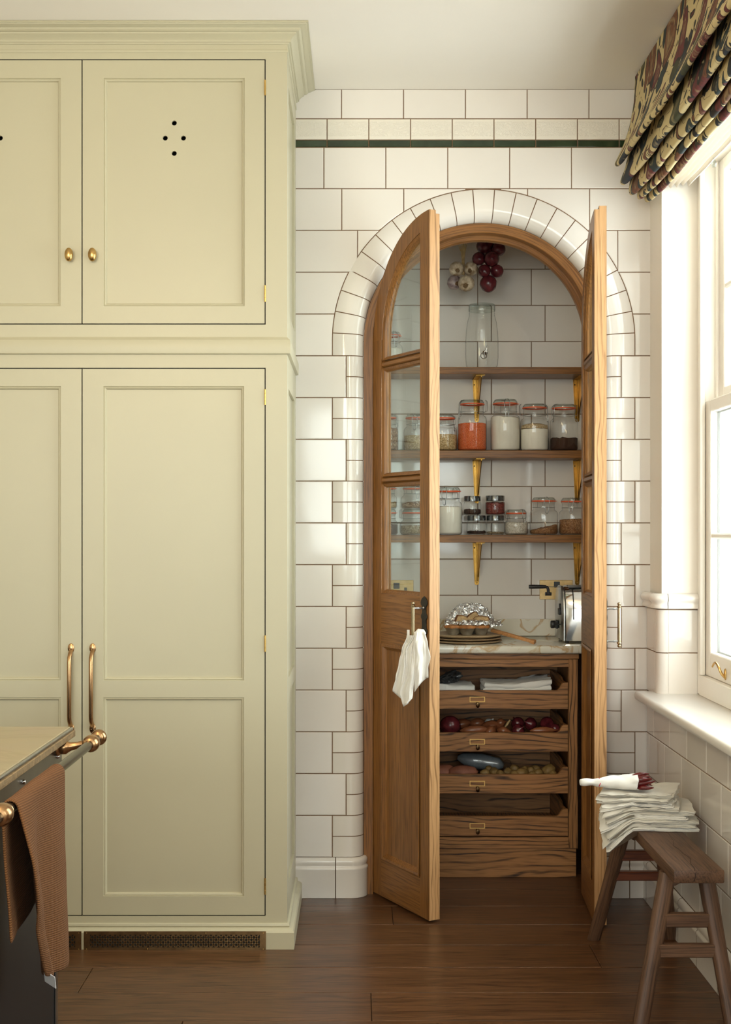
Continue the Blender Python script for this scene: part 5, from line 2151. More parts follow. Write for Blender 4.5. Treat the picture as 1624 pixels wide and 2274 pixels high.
# ------------------------------------------------------------------ pantry counter
CY0, CZ = 0.222, EYE - (1434.0 - VPY) / FPX * (DCAM + 0.23)
ctr = thing('marble_counter', 'cream marble counter with tan veins inside the pantry', 'counter', (AX, 0.45, CZ - 0.03))
ob('slab', B().box(PX0 + 0.001, PX1 - 0.001, CY0, PYB - 0.001, CZ - 0.031, CZ, 0.009, 3), 'marble', ctr, 50)
ob('upstand', B().box(PX0 + 0.001, PX1 - 0.001, PYB - 0.019, PYB - 0.001, CZ + 0.0003, shz(1375, PYB - 0.02), 0.002), 'marble', ctr)

# drawer unit
UY = 0.255


def UX(px, y=UY):
    return W(px, 0, y).x


def UZ(py, y=UY):
    return W(0, py, y).z


ux1 = UX(1283.5)
ux0 = 2 * AX - ux1
uz0, uz1 = UZ(1884), CZ - 0.033
sw_ = UX(1283.5) - UX(1263.5)
un = thing('drawer_unit', 'dark oak unit of four open tray drawers under the marble counter', 'drawer unit', (AX, 0.45, 0))
for a, c in ((ux0, ux0 + sw_), (ux1 - sw_, ux1)):
    ob('stile', B().box(a, c, UY, UY + 0.024, uz0, uz1 - 0.022, 0.001), 'unit_z', un)
ob('rail', B().box(ux0 + sw_, ux1 - sw_, UY + 0.001, UY + 0.024, UZ(1481), uz1 - 0.022, 0.001), 'unit_x', un)
ob('rail', B().box(ux0 + sw_, ux1 - sw_, UY + 0.001, UY + 0.024, uz0, UZ(1859.5), 0.001), 'unit_x', un)
ob('top_strip', B().box(ux0 - 0.004, ux1 + 0.004, UY - 0.008, UY + 0.024, uz1 - 0.021, uz1 + 0.001, 0.002), 'unit_x', un)
for a, c in ((ux0, ux0 + 0.018), (ux1 - 0.018, ux1)):
    ob('side', B().box(a, c, UY + 0.025, PYB - 0.02, uz0, uz1, 0), 'unit_z', un)
ob('back', B().box(ux0 + 0.0185, ux1 - 0.0185, PYB - 0.05, PYB - 0.03, uz0, uz1), 'unit_x', un)
ob('bottom_board', B().box(ux0 + 0.0185, ux1 - 0.0185, UY + 0.026, PYB - 0.055, uz0, uz0 + 0.018), 'unit_x', un)
ob('plinth', B().box(ux0 - 0.0 + 0.004, ux1 - 0.004, UY + 0.012, UY + 0.034, 0.0005, uz0 - 0.001, 0.001), 'unit_x', un)
TR = [(1533.5, 1575, 1516), (1627.5, 1669, 1610), (1720, 1762, 1704), (1813, 1856.5, 1797)]
tx0, tx1 = ux0 + sw_ + 0.0025, ux1 - sw_ - 0.0025
TZ = []
proto = None
for k, (pt, pb, ph) in enumerate(TR):
    zt_, zb_, zh = UZ(pt), UZ(pb), UZ(ph)
    TZ.append((zb_ + 0.014, zt_))
    tdy = UY - 0.001
    e = 0.036
    og = [(0.0, 1.0), (0.35, 1.0), (0.48, 0.93), (0.62, 0.62), (0.74, 0.25), (0.88, 0.04), (1.0, 0.0)]
    right = [(tx1 - q * e * 1.25, zt_ + v * (zh - zt_)) for q, v in og]
    left = [(tx0 + q * e * 1.25, zt_ + v * (zh - zt_)) for q, v in og][::-1]
    fr_ = ob('drawer', B().prism([(tx0, zb_), (tx1, zb_)] + right + left, tdy, tdy + 0.018, bev=0.0012), 'unit_x', un, 30)
    dy1 = PYB - 0.075

    def dsub(nm, b, mat, **kw):
        o_ = ob(nm, b, mat, un, **kw)
        o_.parent = fr_
        return o_
    hz = zh + 0.012
    for a, c in ((tx0 + 0.004, tx0 + 0.016), (tx1 - 0.016, tx1 - 0.004)):
        prof_ = [(tdy + 0.018, zb_ + 0.002), (dy1, zb_ + 0.002), (dy1, hz), (tdy + 0.16, hz), (tdy + 0.12, hz - 0.004), (tdy + 0.085, zh - 0.004), (tdy + 0.06, zh - 0.001), (tdy + 0.018, zh)]
        dsub('drawer_side', B().prism(prof_, a, c, 'yz'), 'unit_y', smooth=30)
    dsub('drawer_back', B().box(tx0 + 0.017, tx1 - 0.017, dy1 - 0.012, dy1, zb_ + 0.002, hz), 'unit_x')
    dsub('drawer_base', B().box(tx0 + 0.017, tx1 - 0.017, tdy + 0.019, dy1 - 0.013, zb_ + 0.004, zb_ + 0.012), 'unit_y')
    # label holder and pull
    cx_, zl_ = AX, (zt_ + zb_) / 2 + 0.002
    b = B()
    hw, hh = 0.030, 0.0105
    yq = tdy - 0.0025
    b.box(cx_ - hw, cx_ + hw, yq, tdy - 0.0002, zl_ + hh - 0.0028, zl_ + hh).box(cx_ - hw, cx_ + hw, yq, tdy - 0.0002, zl_ - hh, zl_ - hh + 0.0028)
    b.box(cx_ - hw, cx_ - hw + 0.0028, yq, tdy - 0.0002, zl_ - hh + 0.0028, zl_ + hh - 0.0028).box(cx_ + hw - 0.0028, cx_ + hw, yq, tdy - 0.0002, zl_ - hh + 0.0028, zl_ + hh - 0.0028)
    dsub('label_holder', b, 'label_brass', smooth=None)
    b = B()
    kz = zl_ - hh - 0.0065
    b.lathe([(0, 0), (0.007, 0), (0.007, 0.002), (0.004, 0.004), (0.004, 0.009), (0.006, 0.012), (0.0072, 0.016), (0.006, 0.020), (0.0, 0.021)], 16, T(cx_ + 0.001, tdy - 0.0002, kz) @ rotm('X', PI / 2))
    b.blob(0.0075, 0.006, 0.0105, T(cx_ + 0.001, tdy - 0.015, kz - 0.004), 2)
    dsub('drawer_pull', b, 'dark_bronze', smooth=50)


# ------------------------------------------------------------------ what lies in the trays
def folded(name, label, x0, x1, y0, y1, z0, h, mat_, group=None, seed=0, sag=0.0, layers=3, cat='cloth', wav=0.006, rot=0.0, skew=0.0, slope=0.0, par=None, droop=0.0):
    """folded cloth: rounded stack of layers with grooved, wavy edges"""
    cx_, cy_ = (x0 + x1) / 2, (y0 + y1) / 2
    t_ = thing(name, label, cat, (cx_, cy_, z0), (0, 0, rot), group=group) if par is None else par
    hw, hd = (x1 - x0) / 2, (y1 - y0) / 2
    b = B()
    rings = []
    nper = 56
    nl = layers * 4
    for i in range(nl + 1):
        q = i / nl
        ph = q * layers
        bulge = abs(math.sin(PI * ph)) ** 0.5
        inset_ = (1 - bulge) * min(0.006, h * 0.25)
        ring = []
        for k in range(nper):
            a = 2 * PI * k / nper
            ca, sa = math.cos(a), math.sin(a)
            m_ = max(abs(ca), abs(sa))
            sx, sy = ca / m_, sa / m_
            rr_ = 0.94
            if abs(sx) > rr_ and abs(sy) > rr_:
                sx *= 0.985
                sy *= 0.985
            n1 = noise.noise(Vector((sx * 2 + seed, sy * 2, int(ph) * 1.3 + seed)))
            n2 = noise.noise(Vector((sx * 5 + seed, sy * 5, q * 2 + seed * 2)))
            x = (hw - inset_ + wav * n1) * sx + skew * (q - 0.5)
            y = (hd - inset_ + wav * n1) * sy
            z = h * q * (1 + 0.15 * n1) + (n2 * wav * 0.7 + slope * sx) * q ** 0.5 + sag * (sx * sx - 0.4) * q
            edge = max(0.0, abs(sx) - 0.7) / 0.3
            z = max(z, 0.0002 if i == 0 else 0.0004)
            if droop:
                xw = cx_ + x * math.cos(rot) - y * math.sin(rot)
                yw = cy_ + x * math.sin(rot) + y * math.cos(rot)
                over = max(0.0, 0.838 - xw)
                z -= droop * (over * 0.25 + max(0.0, over - 0.01) * 0.75 * max(0.0, min(1.0, (-0.74 - yw) / 0.10)))
            ring.append((x, y, z))
        rings.append([b.bm.verts.new(v) for v in ring])
    for r0, r1 in zip(rings, rings[1:]):
        for k in range(nper):
            b.face((r0[k], r0[(k + 1) % nper], r1[(k + 1) % nper], r1[k]))
    prev = rings[-1]
    for sc in (0.75, 0.45, 0.15):
        cur = []
        for k in range(nper):
            v = rings[-1][k].co
            n3 = noise.noise(Vector((v.x * 18 * sc + seed, v.y * 18 * sc, seed)))
            zc_ = h + n3 * wav * 0.6 + (sag * (sc * sc * (v.x / hw) ** 2 - 0.4)) + slope * sc * v.x / hw
            cur.append(b.bm.verts.new((v.x * sc, v.y * sc, zc_)))
        for k in range(nper):
            b.face((prev[k], prev[(k + 1) % nper], cur[(k + 1) % nper], cur[k]))
        prev = cur
    b.face(prev)
    b.face(rings[0][::-1])
    ob('cloth', b, mat_, t_, 65, world=False)
    return t_


z_t1 = TZ[0][0]
yT = 0.36
folded('folded_cloth', 'white folded cloth in the top tray, under the dark packet', W(925, 0, yT).x, W(1051, 0, yT).x, 0.30, 0.46, z_t1, UZ(1522, 0.31) - z_t1, 'linen_white', 'folded cloths in the top tray', 3, layers=2)
folded('folded_cloth', 'wide grey and white folded cloth at the right of the top tray', W(1071, 0, yT).x, W(1222, 0, yT).x, 0.30, 0.48, z_t1, UZ(1515, 0.31) - z_t1, 'linen_white', 'folded cloths in the top tray', 9, layers=4, sag=0.012, slope=0.007, wav=0.010)
t = thing('foil_packet', 'crumpled dark shiny packet on the white cloth in the top tray', 'packet', tuple(W(1000, 1514, 0.38)))
b = B()
b.blob(0.044, 0.03, 0.024, T(*W(1000, 1505, 0.38)) @ rotm('Y', -0.3), 4, 0.45, 2.6, 5)
ob('packet', b, 'poly', t, None)

# onions and shallots
z_t2 = TZ[1][0]
RED = [(1000, 1612, 48, 0.33), (1150, 1606, 30, 0.38), (1178, 1607, 29, 0.38), (1215, 1607, 31, 0.36), (1152, 1622, 30, 0.32), (1233, 1618, 24, 0.345)]
RL = ['largest red onion, at the left of the onion tray', 'red onion at the back of the tray, above the smaller one in front', 'red onion right of the middle of the tray, at the back', 'red onion near the right end of the tray, at the back', 'red onion at the front of the tray, beside the long shallot', 'small red onion in the right front corner of the tray']


def veg(name, label, cat, group, mat_, prof, px, py, y, rot, rfun=None, n=26, smooth=80):
    c = W(px, py, y)
    t_ = thing(name, label, cat, tuple(c), rot, group=group)
    ob('bulb' if 'oni' in name or 'shal' in name else 'skin', B().lathe(prof, n, None, rfun), mat_, t_, smooth, world=False)
    return t_


FLOOR2 = z_t2


def zfit(t_, zmin):
    """let a lying vegetable rest on the tray floor or on those below it"""
    t_.location.z = max(t_.location.z, zmin)


for k, (px, py, w, y) in enumerate(RED):
    r = w / 2 / FPX * (DCAM + y)
    veg('red_onion', RL[k], 'onion', 'red onions in the tray', 'red_onion', bulb(r, r * 1.95, 0.16), px, py, y, (-1.1 + 0.3 * math.sin(k * 1.7), 0.5 * math.sin(k * 2.1), k))
SHAL = [(1057, 1621, 74, 22, 0.315, 0.10), (1207, 1622, 62, 17, 0.31, 0.05), (1095, 1614, 52, 30, 0.375, -0.25), (1091, 1622, 34, 22, 0.312, 1.3), (1113, 1605, 26, 20, 0.38, 0.5), (1119, 1623, 32, 20, 0.322, -0.3), (1028, 1608, 48, 24, 0.42, 0.4), (1062, 1606, 40, 24, 0.42, 0.2)]
SL_ = ['long pink shallot lying at the front of the onion tray, left of centre', 'long brown shallot at the front right of the onion tray', 'broad brown shallot in the middle of the onion tray', 'small shallot end on at the front of the onion tray', 'small shallot at the back, beside the dry stalk', 'brown shallot at the front, left of the front red onion', 'brown onion at the back, beside the largest red onion', 'brown shallot at the back, behind the white onion']
for k, (px, py, w, hgt, y, a) in enumerate(SHAL):
    L_ = w / 2 / FPX * (DCAM + y)
    r = hgt / 2 / FPX * (DCAM + y)
    prof = [(0, -L_), (r * 0.25, -L_ * 0.9), (r * 0.7, -L_ * 0.62), (r, -L_ * 0.1), (r * 0.92, L_ * 0.25), (r * 0.5, L_ * 0.65), (r * 0.18, L_ * 0.9), (r * 0.08, L_ * 1.1), (0, L_ * 1.12)]
    veg('shallot', SL_[k], 'shallot', 'shallots in the onion tray', 'brown_onion', prof, px, py, y, (0, PI / 2 - a * 0.4, a * 0.5))
veg('white_onion', 'pale white onion in the middle of the onion tray', 'onion', None, 'white_onion', bulb(0.024, 0.042, 0.2), 1089, 1607, 0.39, (0.4, 0.5, 0))
b = B()
t = thing('dry_stalk', 'dry straw coloured onion stalk between the shallots and red onions', 'stalk', tuple(W(1128, 1610, 0.34)))
b.tube([W(1121, 1616, 0.34), W(1127, 1608, 0.34), W(1133, 1599, 0.345)], 0.004, 8, rfun=lambda t_: 0.7 + 0.6 * math.sin(t_ * 3))
ob('stem', b, 'straw', t, 60)

# potatoes
POT = [(1078, 1717, 20, 0.305), (1098, 1714, 22, 0.33), (1112, 1719, 19, 0.305), (1128, 1715, 22, 0.34), (1143, 1719, 20, 0.31), (1160, 1717, 25, 0.305), (1166, 1711, 22, 0.36), (1178, 1712, 21, 0.36), (1196, 1717, 22, 0.31), (1190, 1709, 22, 0.38), (1219, 1710, 28, 0.335), (1086, 1708, 18, 0.37), (1144, 1707, 20, 0.38), (1228, 1719, 18, 0.31), (1182, 1720, 18, 0.30)]
for k, (px, py, w, y) in enumerate(POT):
    r = w / 2 / FPX * (DCAM + y)
    front = sorted(p for p in POT if p[3] < 0.32)
    back = sorted(p for p in POT if p[3] >= 0.32)
    row_ = front if POT[k] in front else back
    t = thing('potato', ('first', 'second', 'third', 'fourth', 'fifth', 'sixth', 'seventh', 'eighth', 'ninth')[row_.index(POT[k])] + ' small yellow potato from the left in the ' + ('front' if row_ is front else 'back') + ' row of the heap', 'potato', tuple(W(px, py, y)), (0, 0.3 * math.sin(k * 3), k * 1.3), group='small potatoes in the third tray')
    ob('skin', B().blob(r * 1.15, r * 0.95, r * 0.9, None, 3, 0.16, 1.6, k), 'potato', t, 80, world=False)
for k, (px, py, w, hgt, y, lab) in enumerate(((1028, 1715, 70, 30, 0.32, 'long sweet potato at the front of the third tray'), (982, 1714, 60, 32, 0.34, 'sweet potato at the left of the third tray, half hidden by the door'))):
    rx, rz = w / 2 / FPX * (DCAM + y), hgt / 2 / FPX * (DCAM + y)
    t = thing('sweet_potato', lab, 'sweet potato', tuple(W(px, py, y)), group='sweet potatoes in the third tray')
    ob('skin', B().blob(rx, rz * 1.05, rz, rotm('Y', -0.08), 3, 0.16, 1.8, k + 4), 'sweet_potato', t, 80, world=False)
t = thing('plastic_packet', 'clear plastic packet with a twisted end in the third tray', 'packet', tuple(W(1072, 1700, 0.42)))
pts = [W(1016, 1681, 0.42), W(1026, 1682, 0.42), W(1045, 1687, 0.42), W(1068, 1690, 0.42), W(1090, 1693, 0.41), W(1108, 1696, 0.40), W(1118, 1698, 0.40), W(1128, 1697, 0.40), W(1135, 1695, 0.40)]
rad = [0.2, 0.55, 1.0, 1.05, 1.0, 0.85, 0.4, 0.55, 0.3]
b = B()
b.tube(pts, 0.034, 18, rfun=lambda t_: rad[min(8, int(round(t_ * 8)))])
for v in b.bm.verts:
    v.co += Vector((0, 0, 1)) * noise.noise(v.co * 45) * 0.006
ob('film', b, 'film', t, 25)
b = B()
b.tube([q + Vector((0, 0, -0.003)) for q in pts[0:7]], 0.031, 18, rfun=lambda t_: [0.2, 0.6, 0.98, 1.02, 0.98, 0.8, 0.3][int(round(t_ * 6))])
for v in b.bm.verts:
    v.co += Vector((0, -0.3, 1)) * noise.noise(v.co * 45) * 0.006
ob('contents', b, 'film_fill', t, 60)

# ------------------------------------------------------------------ on the counter
ZC = CZ + 0.0006
yP = 0.40
xpl = W(1036, 0, yP).x
for k, (rp, h0, h1, lab) in enumerate(((80, 0.0, 0.010, 'lowest of the three wooden plates under the pies'), (78, 0.0105, 0.0205, 'middle of the three wooden plates under the pies'), (79, 0.021, 0.034, 'topmost wooden plate, carrying the tin of pies'))):
    R_ = rp / FPX * (DCAM + yP) * 1.0
    t = thing('wooden_plate', lab, 'plate', (xpl, yP, ZC + h0), group='stack of round wooden plates')
    hh = h1 - h0
    ob('plate', B().lathe([(0, 0), (R_ * 0.82, 0), (R_ * 0.97, hh * 0.45), (R_, hh * 0.75), (R_ * 0.985, hh), (R_ * 0.9, hh * 0.86), (0, hh * 0.8)], 48), 'dish_wood', t, 50, world=False)
zp_ = ZC + 0.034 - 0.0015
mt_ = thing('muffin_tin', 'old metal tin of pies with golden pastry on the wooden plates', 'tin', (W(1038, 0, 0.37).x, 0.37, zp_))
cups = [(1007, 0.365), (1037, 0.350), (1068, 0.365), (1022, 0.41), (1054, 0.41)]
for px, y in cups:
    c = W(px, 0, y)
    R_ = 18.5 / FPX * (DCAM + y)
    b = B()
    b.lathe([(0, 0), (R_ * 0.62, 0), (R_ * 0.98, 0.026), (R_ * 1.06, 0.027), (R_ * 1.06, 0.0285), (R_ * 0.95, 0.0285), (R_ * 0.9, 0.022), (0, 0.021)], 24, T(c.x, y, zp_))
    ob('cup', b, 'tin', mt_, 50)
    b = B()
    b.lathe([(0, 0.040), (R_ * 0.5, 0.039), (R_ * 0.85, 0.037), (R_ * 1.06, 0.037), (R_ * 1.13, 0.032), (R_ * 1.08, 0.0265), (R_ * 1.0, 0.029), (0, 0.029)], 26, T(c.x, y, zp_), lambda a, z, px=px: 1 + 0.05 * math.sin(a * 7 + px) + 0.03 * math.sin(a * 13 + px))
    ob('pie', b, 'pastry', mt_, 60)
t = thing('tin_foil', 'crumpled kitchen foil folded open round the bread slices', 'foil', (W(1045, 0, 0.43).x, 0.43, zp_ + 0.0365))


def crumple(b, fun, nu, nv, amp, seed):
    def f(u, v):
        p = fun(u, v)
        n = Vector((noise.noise(p * 70 + Vector((seed, 0, 0))), noise.noise(p * 70 + Vector((0, seed, 9))), noise.noise(p * 70 + Vector((5, 5, seed)))))
        n2 = Vector((noise.noise(p * 160 + Vector((seed, 3, 0))), noise.noise(p * 160 + Vector((0, seed, 1))), noise.noise(p * 160)))
        return p + n * amp + n2 * amp * 0.6
    b.grid(f, nu, nv)


xf, yf_, zf = W(1046, 0, 0.45).x, 0.45, zp_ + 0.041
b = B()
b.blob(1, 1, 1, None, 6)
for v in b.bm.verts:
    p = v.co.copy()
    q = Vector((xf + p.x * 0.096, yf_ + 0.035 + p.y * 0.042, zf - 0.008 + (p.z * 0.088 if p.z > 0 else p.z * 0.012)))
    s1 = Vector((noise.noise(q * 75), noise.noise(q * 75 + Vector((9, 1, 4))), noise.noise(q * 75 + Vector((3, 7, 2)))))
    s2 = Vector((noise.noise(q * 190), noise.noise(q * 190 + Vector((9, 1, 4))), noise.noise(q * 190 + Vector((3, 7, 2)))))
    v.co = q + s1 * 0.009 + s2 * 0.0045
ob('foil_hood', b, 'foil', t, None)
b = B()
crumple(b, lambda u, v: Vector((xf - 0.106 + 0.222 * u, yf_ - 0.088 + 0.09 * v - 0.02 * math.sin(u * PI), zf + 0.000 + 0.017 * math.sin(v * PI) ** 0.6 - 0.008 * (1 - v) * (1 if u < 0.2 or u > 0.8 else 0.2))), 120, 30, 0.006, 8)
ob('foil_front', b, 'foil', t, None)
for k, (px, py, w, hh, a, tl, lab) in enumerate(((1025, 1377, 26, 19, 0.30, 0.3, 'left slice of brown bread in the foil'), (1047, 1371, 30, 13, -0.62, 0.2, 'crusty slice of bread leaning up in the foil'), (1070, 1378, 34, 18, 0.05, -0.2, 'right slice of brown bread in the foil'))):
    c = W(px, py, 0.392 + 0.010 * (k == 1))
    t2 = thing('bread_slice', lab, 'bread', tuple(c), (0, a, tl), group='slices of bread in the foil')
    w2, h2 = w / 2 / FPX * 5.1, hh / 2 / FPX * 5.1
    poly = [(-w2, -h2), (w2, -h2), (w2 * 1.02, h2 * 0.4), (w2 * 0.8, h2 * 0.95), (0, h2 * 1.1), (-w2 * 0.85, h2 * 0.8), (-w2 * 1.02, h2 * 0.2)]
    ob('crumb', B().prism(poly, -0.010, 0.010, bev=0.002), 'bread', t2, 40, world=False)
    po = [(x * 1.07, z * 1.1) for x, z in poly]
    b = B()
    n_ = len(poly)
    for q in range(1, n_):
        b.prism([poly[q], poly[(q + 1) % n_], po[(q + 1) % n_], po[q]], -0.0095, 0.0095)
    ob('crust', b, 'crust', t2, 40, world=False)
t = thing('wooden_tongs', 'pale wooden toast tongs leaning from the plates onto the marble', 'tongs', tuple(W(1140, 1410, 0.36)))
for sgn in (-1, 1):
    b = B()
    p0, p1 = W(1092, 1399, 0.40), W(1187, 1423, 0.30)
    p1.z = ZC + 0.008
    ax = (p1 - p0)
    L_ = ax.length
    yaw = math.atan2(ax.y, ax.x)
    pit = -math.asin(ax.z / L_)
    mt = T(*p0) @ rotm('Z', yaw) @ rotm('Y', pit) @ rotm('X', 0.15)
    b.box(0, L_, sgn * 0.006 - 0.004, sgn * 0.006 + 0.004, -0.0065, 0.0065, 0.002, 2, mat=mt @ rotm('Z', -sgn * 0.025))
    ob('arm', b, 'tong_wood', t)
b = B()
b.box(L_ - 0.018, L_ + 0.004, -0.011, 0.011, -0.0075, 0.0075, 0.003, 2, mat=mt)
ob('joint', b, 'tong_wood', t)

# toaster
xt = 0.812
tz0, tz1 = ZC + 0.010, ZC + 0.224
ty0, ty1 = 0.325, 0.525
to = thing('toaster', 'polished chrome toaster with black controls beside the brass socket', 'toaster', (xt + 0.1, 0.42, ZC))
prof = [(ty0, tz0), (ty0, tz0 + 0.10), (ty0 + 0.004, tz1 - 0.060), (ty0 + 0.020, tz1 - 0.022), (ty0 + 0.045, tz1 - 0.004), (ty0 + 0.065, tz1), (ty1 - 0.065, tz1), (ty1 - 0.045, tz1 - 0.004), (ty1 - 0.020, tz1 - 0.022), (ty1 - 0.004, tz1 - 0.060), (ty1, tz0 + 0.10), (ty1, tz0)]
XTR = 0.990
ob('body', B().prism(prof, xt + 0.010, XTR, 'yz', bev=0.004), 'chrome', to, 50)
cy = (ty0 + ty1) / 2
ins = [(cy + (y - cy) * 1.02, tz0 + (z - tz0) * 1.01) for y, z in prof]
ob('end_plate', B().prism(ins, xt, xt + 0.009, 'yz', bev=0.004), 'steel', to, 50)
for xr in (0.855, 0.900, 0.945):
    b = B()
    b.tube([(xr, ty0 - 0.0005, tz0 + 0.085), (xr, ty0 - 0.0005, tz0 + 0.105), (xr, ty0 + 0.004, tz1 - 0.060), (xr, ty0 + 0.020, tz1 - 0.022), (xr, ty0 + 0.044, tz1 - 0.004)], 0.0022, 6)
    ob('press_line', b, 'black', to, 60)
for y in (cy - 0.055, cy - 0.018, cy + 0.018, cy + 0.055):
    ob('slot', B().box(xt + 0.03, XTR - 0.02, y - 0.010, y + 0.010, tz1 - 0.0035, tz1 + 0.0015), 'steel', to)
b = B()
b.lathe([(0, 0), (0.014, 0), (0.016, 0.004), (0.016, 0.014), (0.013, 0.017), (0, 0.017)], 20, T(xt - 0.024, cy - 0.05, tz0 + 0.062) @ rotm('Y', -PI / 2))
b.tube([(xt, cy - 0.05, tz0 + 0.062), (xt - 0.026, cy - 0.05, tz0 + 0.062)], 0.003, 8)
ob('knob', b, 'black', to, 60)
b = B()
b.box(xt - 0.010, xt - 0.0005, cy - 0.060, cy - 0.030, tz0 + 0.100, tz0 + 0.128, 0.003).box(xt - 0.006, xt - 0.0005, cy - 0.055, cy - 0.035, tz0 + 0.128, tz0 + 0.146, 0.002)
ob('switch', b, 'black', to)
b = B()
b.box(xt - 0.012, xt - 0.0005, cy + 0.005, cy + 0.045, tz0 + 0.04, tz0 + 0.075, 0.003)
ob('timer', b, 'black', to)
for x in (xt + 0.02, XTR - 0.02):
    for y in (ty0 + 0.02, ty1 - 0.02):
        b = B()
        b.lathe([(0, -0.0095), (0.008, -0.0095), (0.009, 0.0), (0, 0.0)], 12, T(x, y, tz0))
        ob('foot', b, 'black', to, 50)
# sandwich cage with a black handle resting in the slots
tc_ = thing('toasting_cage', 'wire toasting cage with a black handle resting on the chrome toaster', 'toasting cage', (xt, 0.40, tz1))
yC = 0.385
zh = EYE - (1305 - VPY) / FPX * (DCAM + yC)
b = B()
for yy in (yC, yC + 0.018):
    b.tube([W(1214, 1303, yy), Vector((xt + 0.02, yy, zh + 0.002)), Vector((XTR - 0.02, yy, zh + 0.002))], 0.0016, 6)
for x in [xt + 0.03 + 0.018 * k for k in range(8)]:
    b.tube([(x, yC, zh + 0.002), (x, yC + 0.009, zh + 0.010), (x, yC + 0.018, zh + 0.002)], 0.0012, 6)
    b.tube([(x, yC, zh + 0.002), (x, yC + 0.001, tz1 + 0.003)], 0.0012, 6)
ob('wire', b, 'wire', tc_, 60)
b = B()
b.tube([W(1175, 1303, yC), W(1180, 1303, yC), W(1205, 1303, yC), W(1213, 1303, yC)], 0.0085, 12, rfun=lambda t_: 1.0 - 0.35 * abs(t_ - 0.35))
b.tube([W(1210, 1303, yC), W(1216, 1304, yC), W(1218, 1310, yC), W(1218, 1317, yC)], 0.0062, 10)
b.tube([W(1211, 1319, yC), W(1216, 1319, yC), W(1225, 1319, yC)], 0.007, 10)
ob('handle', b, 'black', tc_, 60)


# sockets on the pantry wall
def socket(px0, px1, py0, py1, label):
    yb = PYB - 0.0005
    a, c = W(px0, py1, yb), W(px1, py0, yb)
    t_ = thing('wall_socket', label, 'socket', ((a.x + c.x) / 2, yb, (a.z + c.z) / 2), group='brass sockets on the pantry wall')
    b = B()
    b.box(a.x, c.x, yb - 0.005, yb, a.z, c.z, 0.0015)
    ob('plate', b, 'dull_brass', t_)
    return t_, a, c


def rocker(t_, px, py, s_=0.0125):
    q = W(px, py, PYB - 0.006)
    ob('rocker_switch', B().box(q.x - s_, q.x + s_, PYB - 0.0095, PYB - 0.0056, q.z - s_, q.z + s_, 0.0012), 'grey_plastic', t_)


def pins(t_, px, py):
    q = W(px, py, PYB - 0.006)
    b = B()
    b.prism([(q.x - 0.017, q.z - 0.016), (q.x + 0.017, q.z - 0.016), (q.x + 0.017, q.z - 0.006), (q.x + 0.006, q.z - 0.005), (q.x + 0.006, q.z + 0.016), (q.x - 0.006, q.z + 0.016), (q.x - 0.006, q.z - 0.005), (q.x - 0.017, q.z - 0.006)], PYB - 0.0072, PYB - 0.0056)
    ob('socket_holes', b, 'grey_plastic', t_, None)


t, a, c = socket(842, 918.5, 1288, 1331, 'brass double socket seen through the left door glass')
rocker(t, 881, 1301)
pins(t, 901, 1313)
t, a, c = socket(1198.5, 1272, 1288, 1331, 'brass double socket behind the toaster')
rocker(t, 1237, 1298)
pins(t, 1257, 1313)

# ------------------------------------------------------------------ cloth on the door handle
YK = -0.375
hk = thing('hanging_cloth', 'white linen cloth draped over the handle of the left door', 'cloth', tuple(W(915, 1410, YK)))


def lerp_tab(tab, q):
    for (a, va), (c, vc) in zip(tab, tab[1:]):
        if q <= c:
            f_ = 0 if c == a else (q - a) / (c - a)
            f_ = f_ * f_ * (3 - 2 * f_)
            return va + (vc - va) * f_
    return tab[-1][1]


def hang(pl, pr, ptop, pbot, ybase, nf, amp, seed, tabL, tabR, botf):
    """sheet hanging between a left and a right outline given in photograph pixels; folds run down it"""
    b = B()

    def f(u, v):
        l, r_ = lerp_tab(tabL, v), lerp_tab(tabR, v)
        px = l + (r_ - l) * u
        py = ptop + (pbot - ptop) * v + botf(u) * v ** 2
        y = ybase + amp * math.sin(u * PI * nf + seed) * (0.35 + 0.65 * v) + 0.005 * noise.noise(Vector((u * 9 + v * 4, v * 3, seed + 5))) + 0.004 * noise.noise(Vector((u * 5, v * 5, seed))) - 0.012 * math.sin(v * PI)
        return W(px, py, y)
    b.grid(f, 28, 24)
    return b


b = hang(0, 0, 1411, 1535, YK + 0.012, 2.0, 0.010, 0.5, [(0, 904), (0.25, 893), (0.5, 886), (0.75, 879), (1, 872)], [(0, 922), (0.3, 905), (1, 902)], lambda u: 26 * u)
o = ob('back_fold', b, 'linen_cloth', hk, 70)
solid(o, 0.0016)
b = hang(0, 0, 1403, 1505, YK - 0.012, 2.2, 0.010, 2.6, [(0, 922), (0.3, 918), (0.6, 920), (1, 921)], [(0, 944), (0.25, 950), (0.55, 956), (0.8, 951), (1, 951)], lambda u: 32 * (1 - u) ** 1.5)
o = ob('right_fold', b, 'linen_cloth', hk, 70)
solid(o, 0.0016)
b = hang(0, 0, 1406, 1569, YK - 0.002, 1.5, 0.011, 1.2, [(0, 921), (0.25, 901), (0.55, 901), (0.8, 888), (0.93, 892), (1, 897)], [(0, 926), (0.3, 926), (0.6, 921), (0.9, 917), (1, 906)], lambda u: -6 * u)
o = ob('front_fold', b, 'linen_cloth', hk, 70)
solid(o, 0.0016)
b = B()
b.tube([W(922, 1408, YK - 0.004), W(930, 1401, YK - 0.004), W(939, 1402, YK - 0.002), W(944, 1408, YK + 0.004)], 0.007, 10, rfun=lambda t_: 0.7 + 0.5 * math.sin(t_ * PI))
ob('top_fold', b, 'linen_cloth', hk, 70)
b = B()
b.box(-0.0045, 0.0045, -0.001, 0.001, -0.030, 0.016, 0.0006, mat=T(*W(907, 1409, YK + 0.008)))
ob('hanging_loop', b, 'linen', hk)

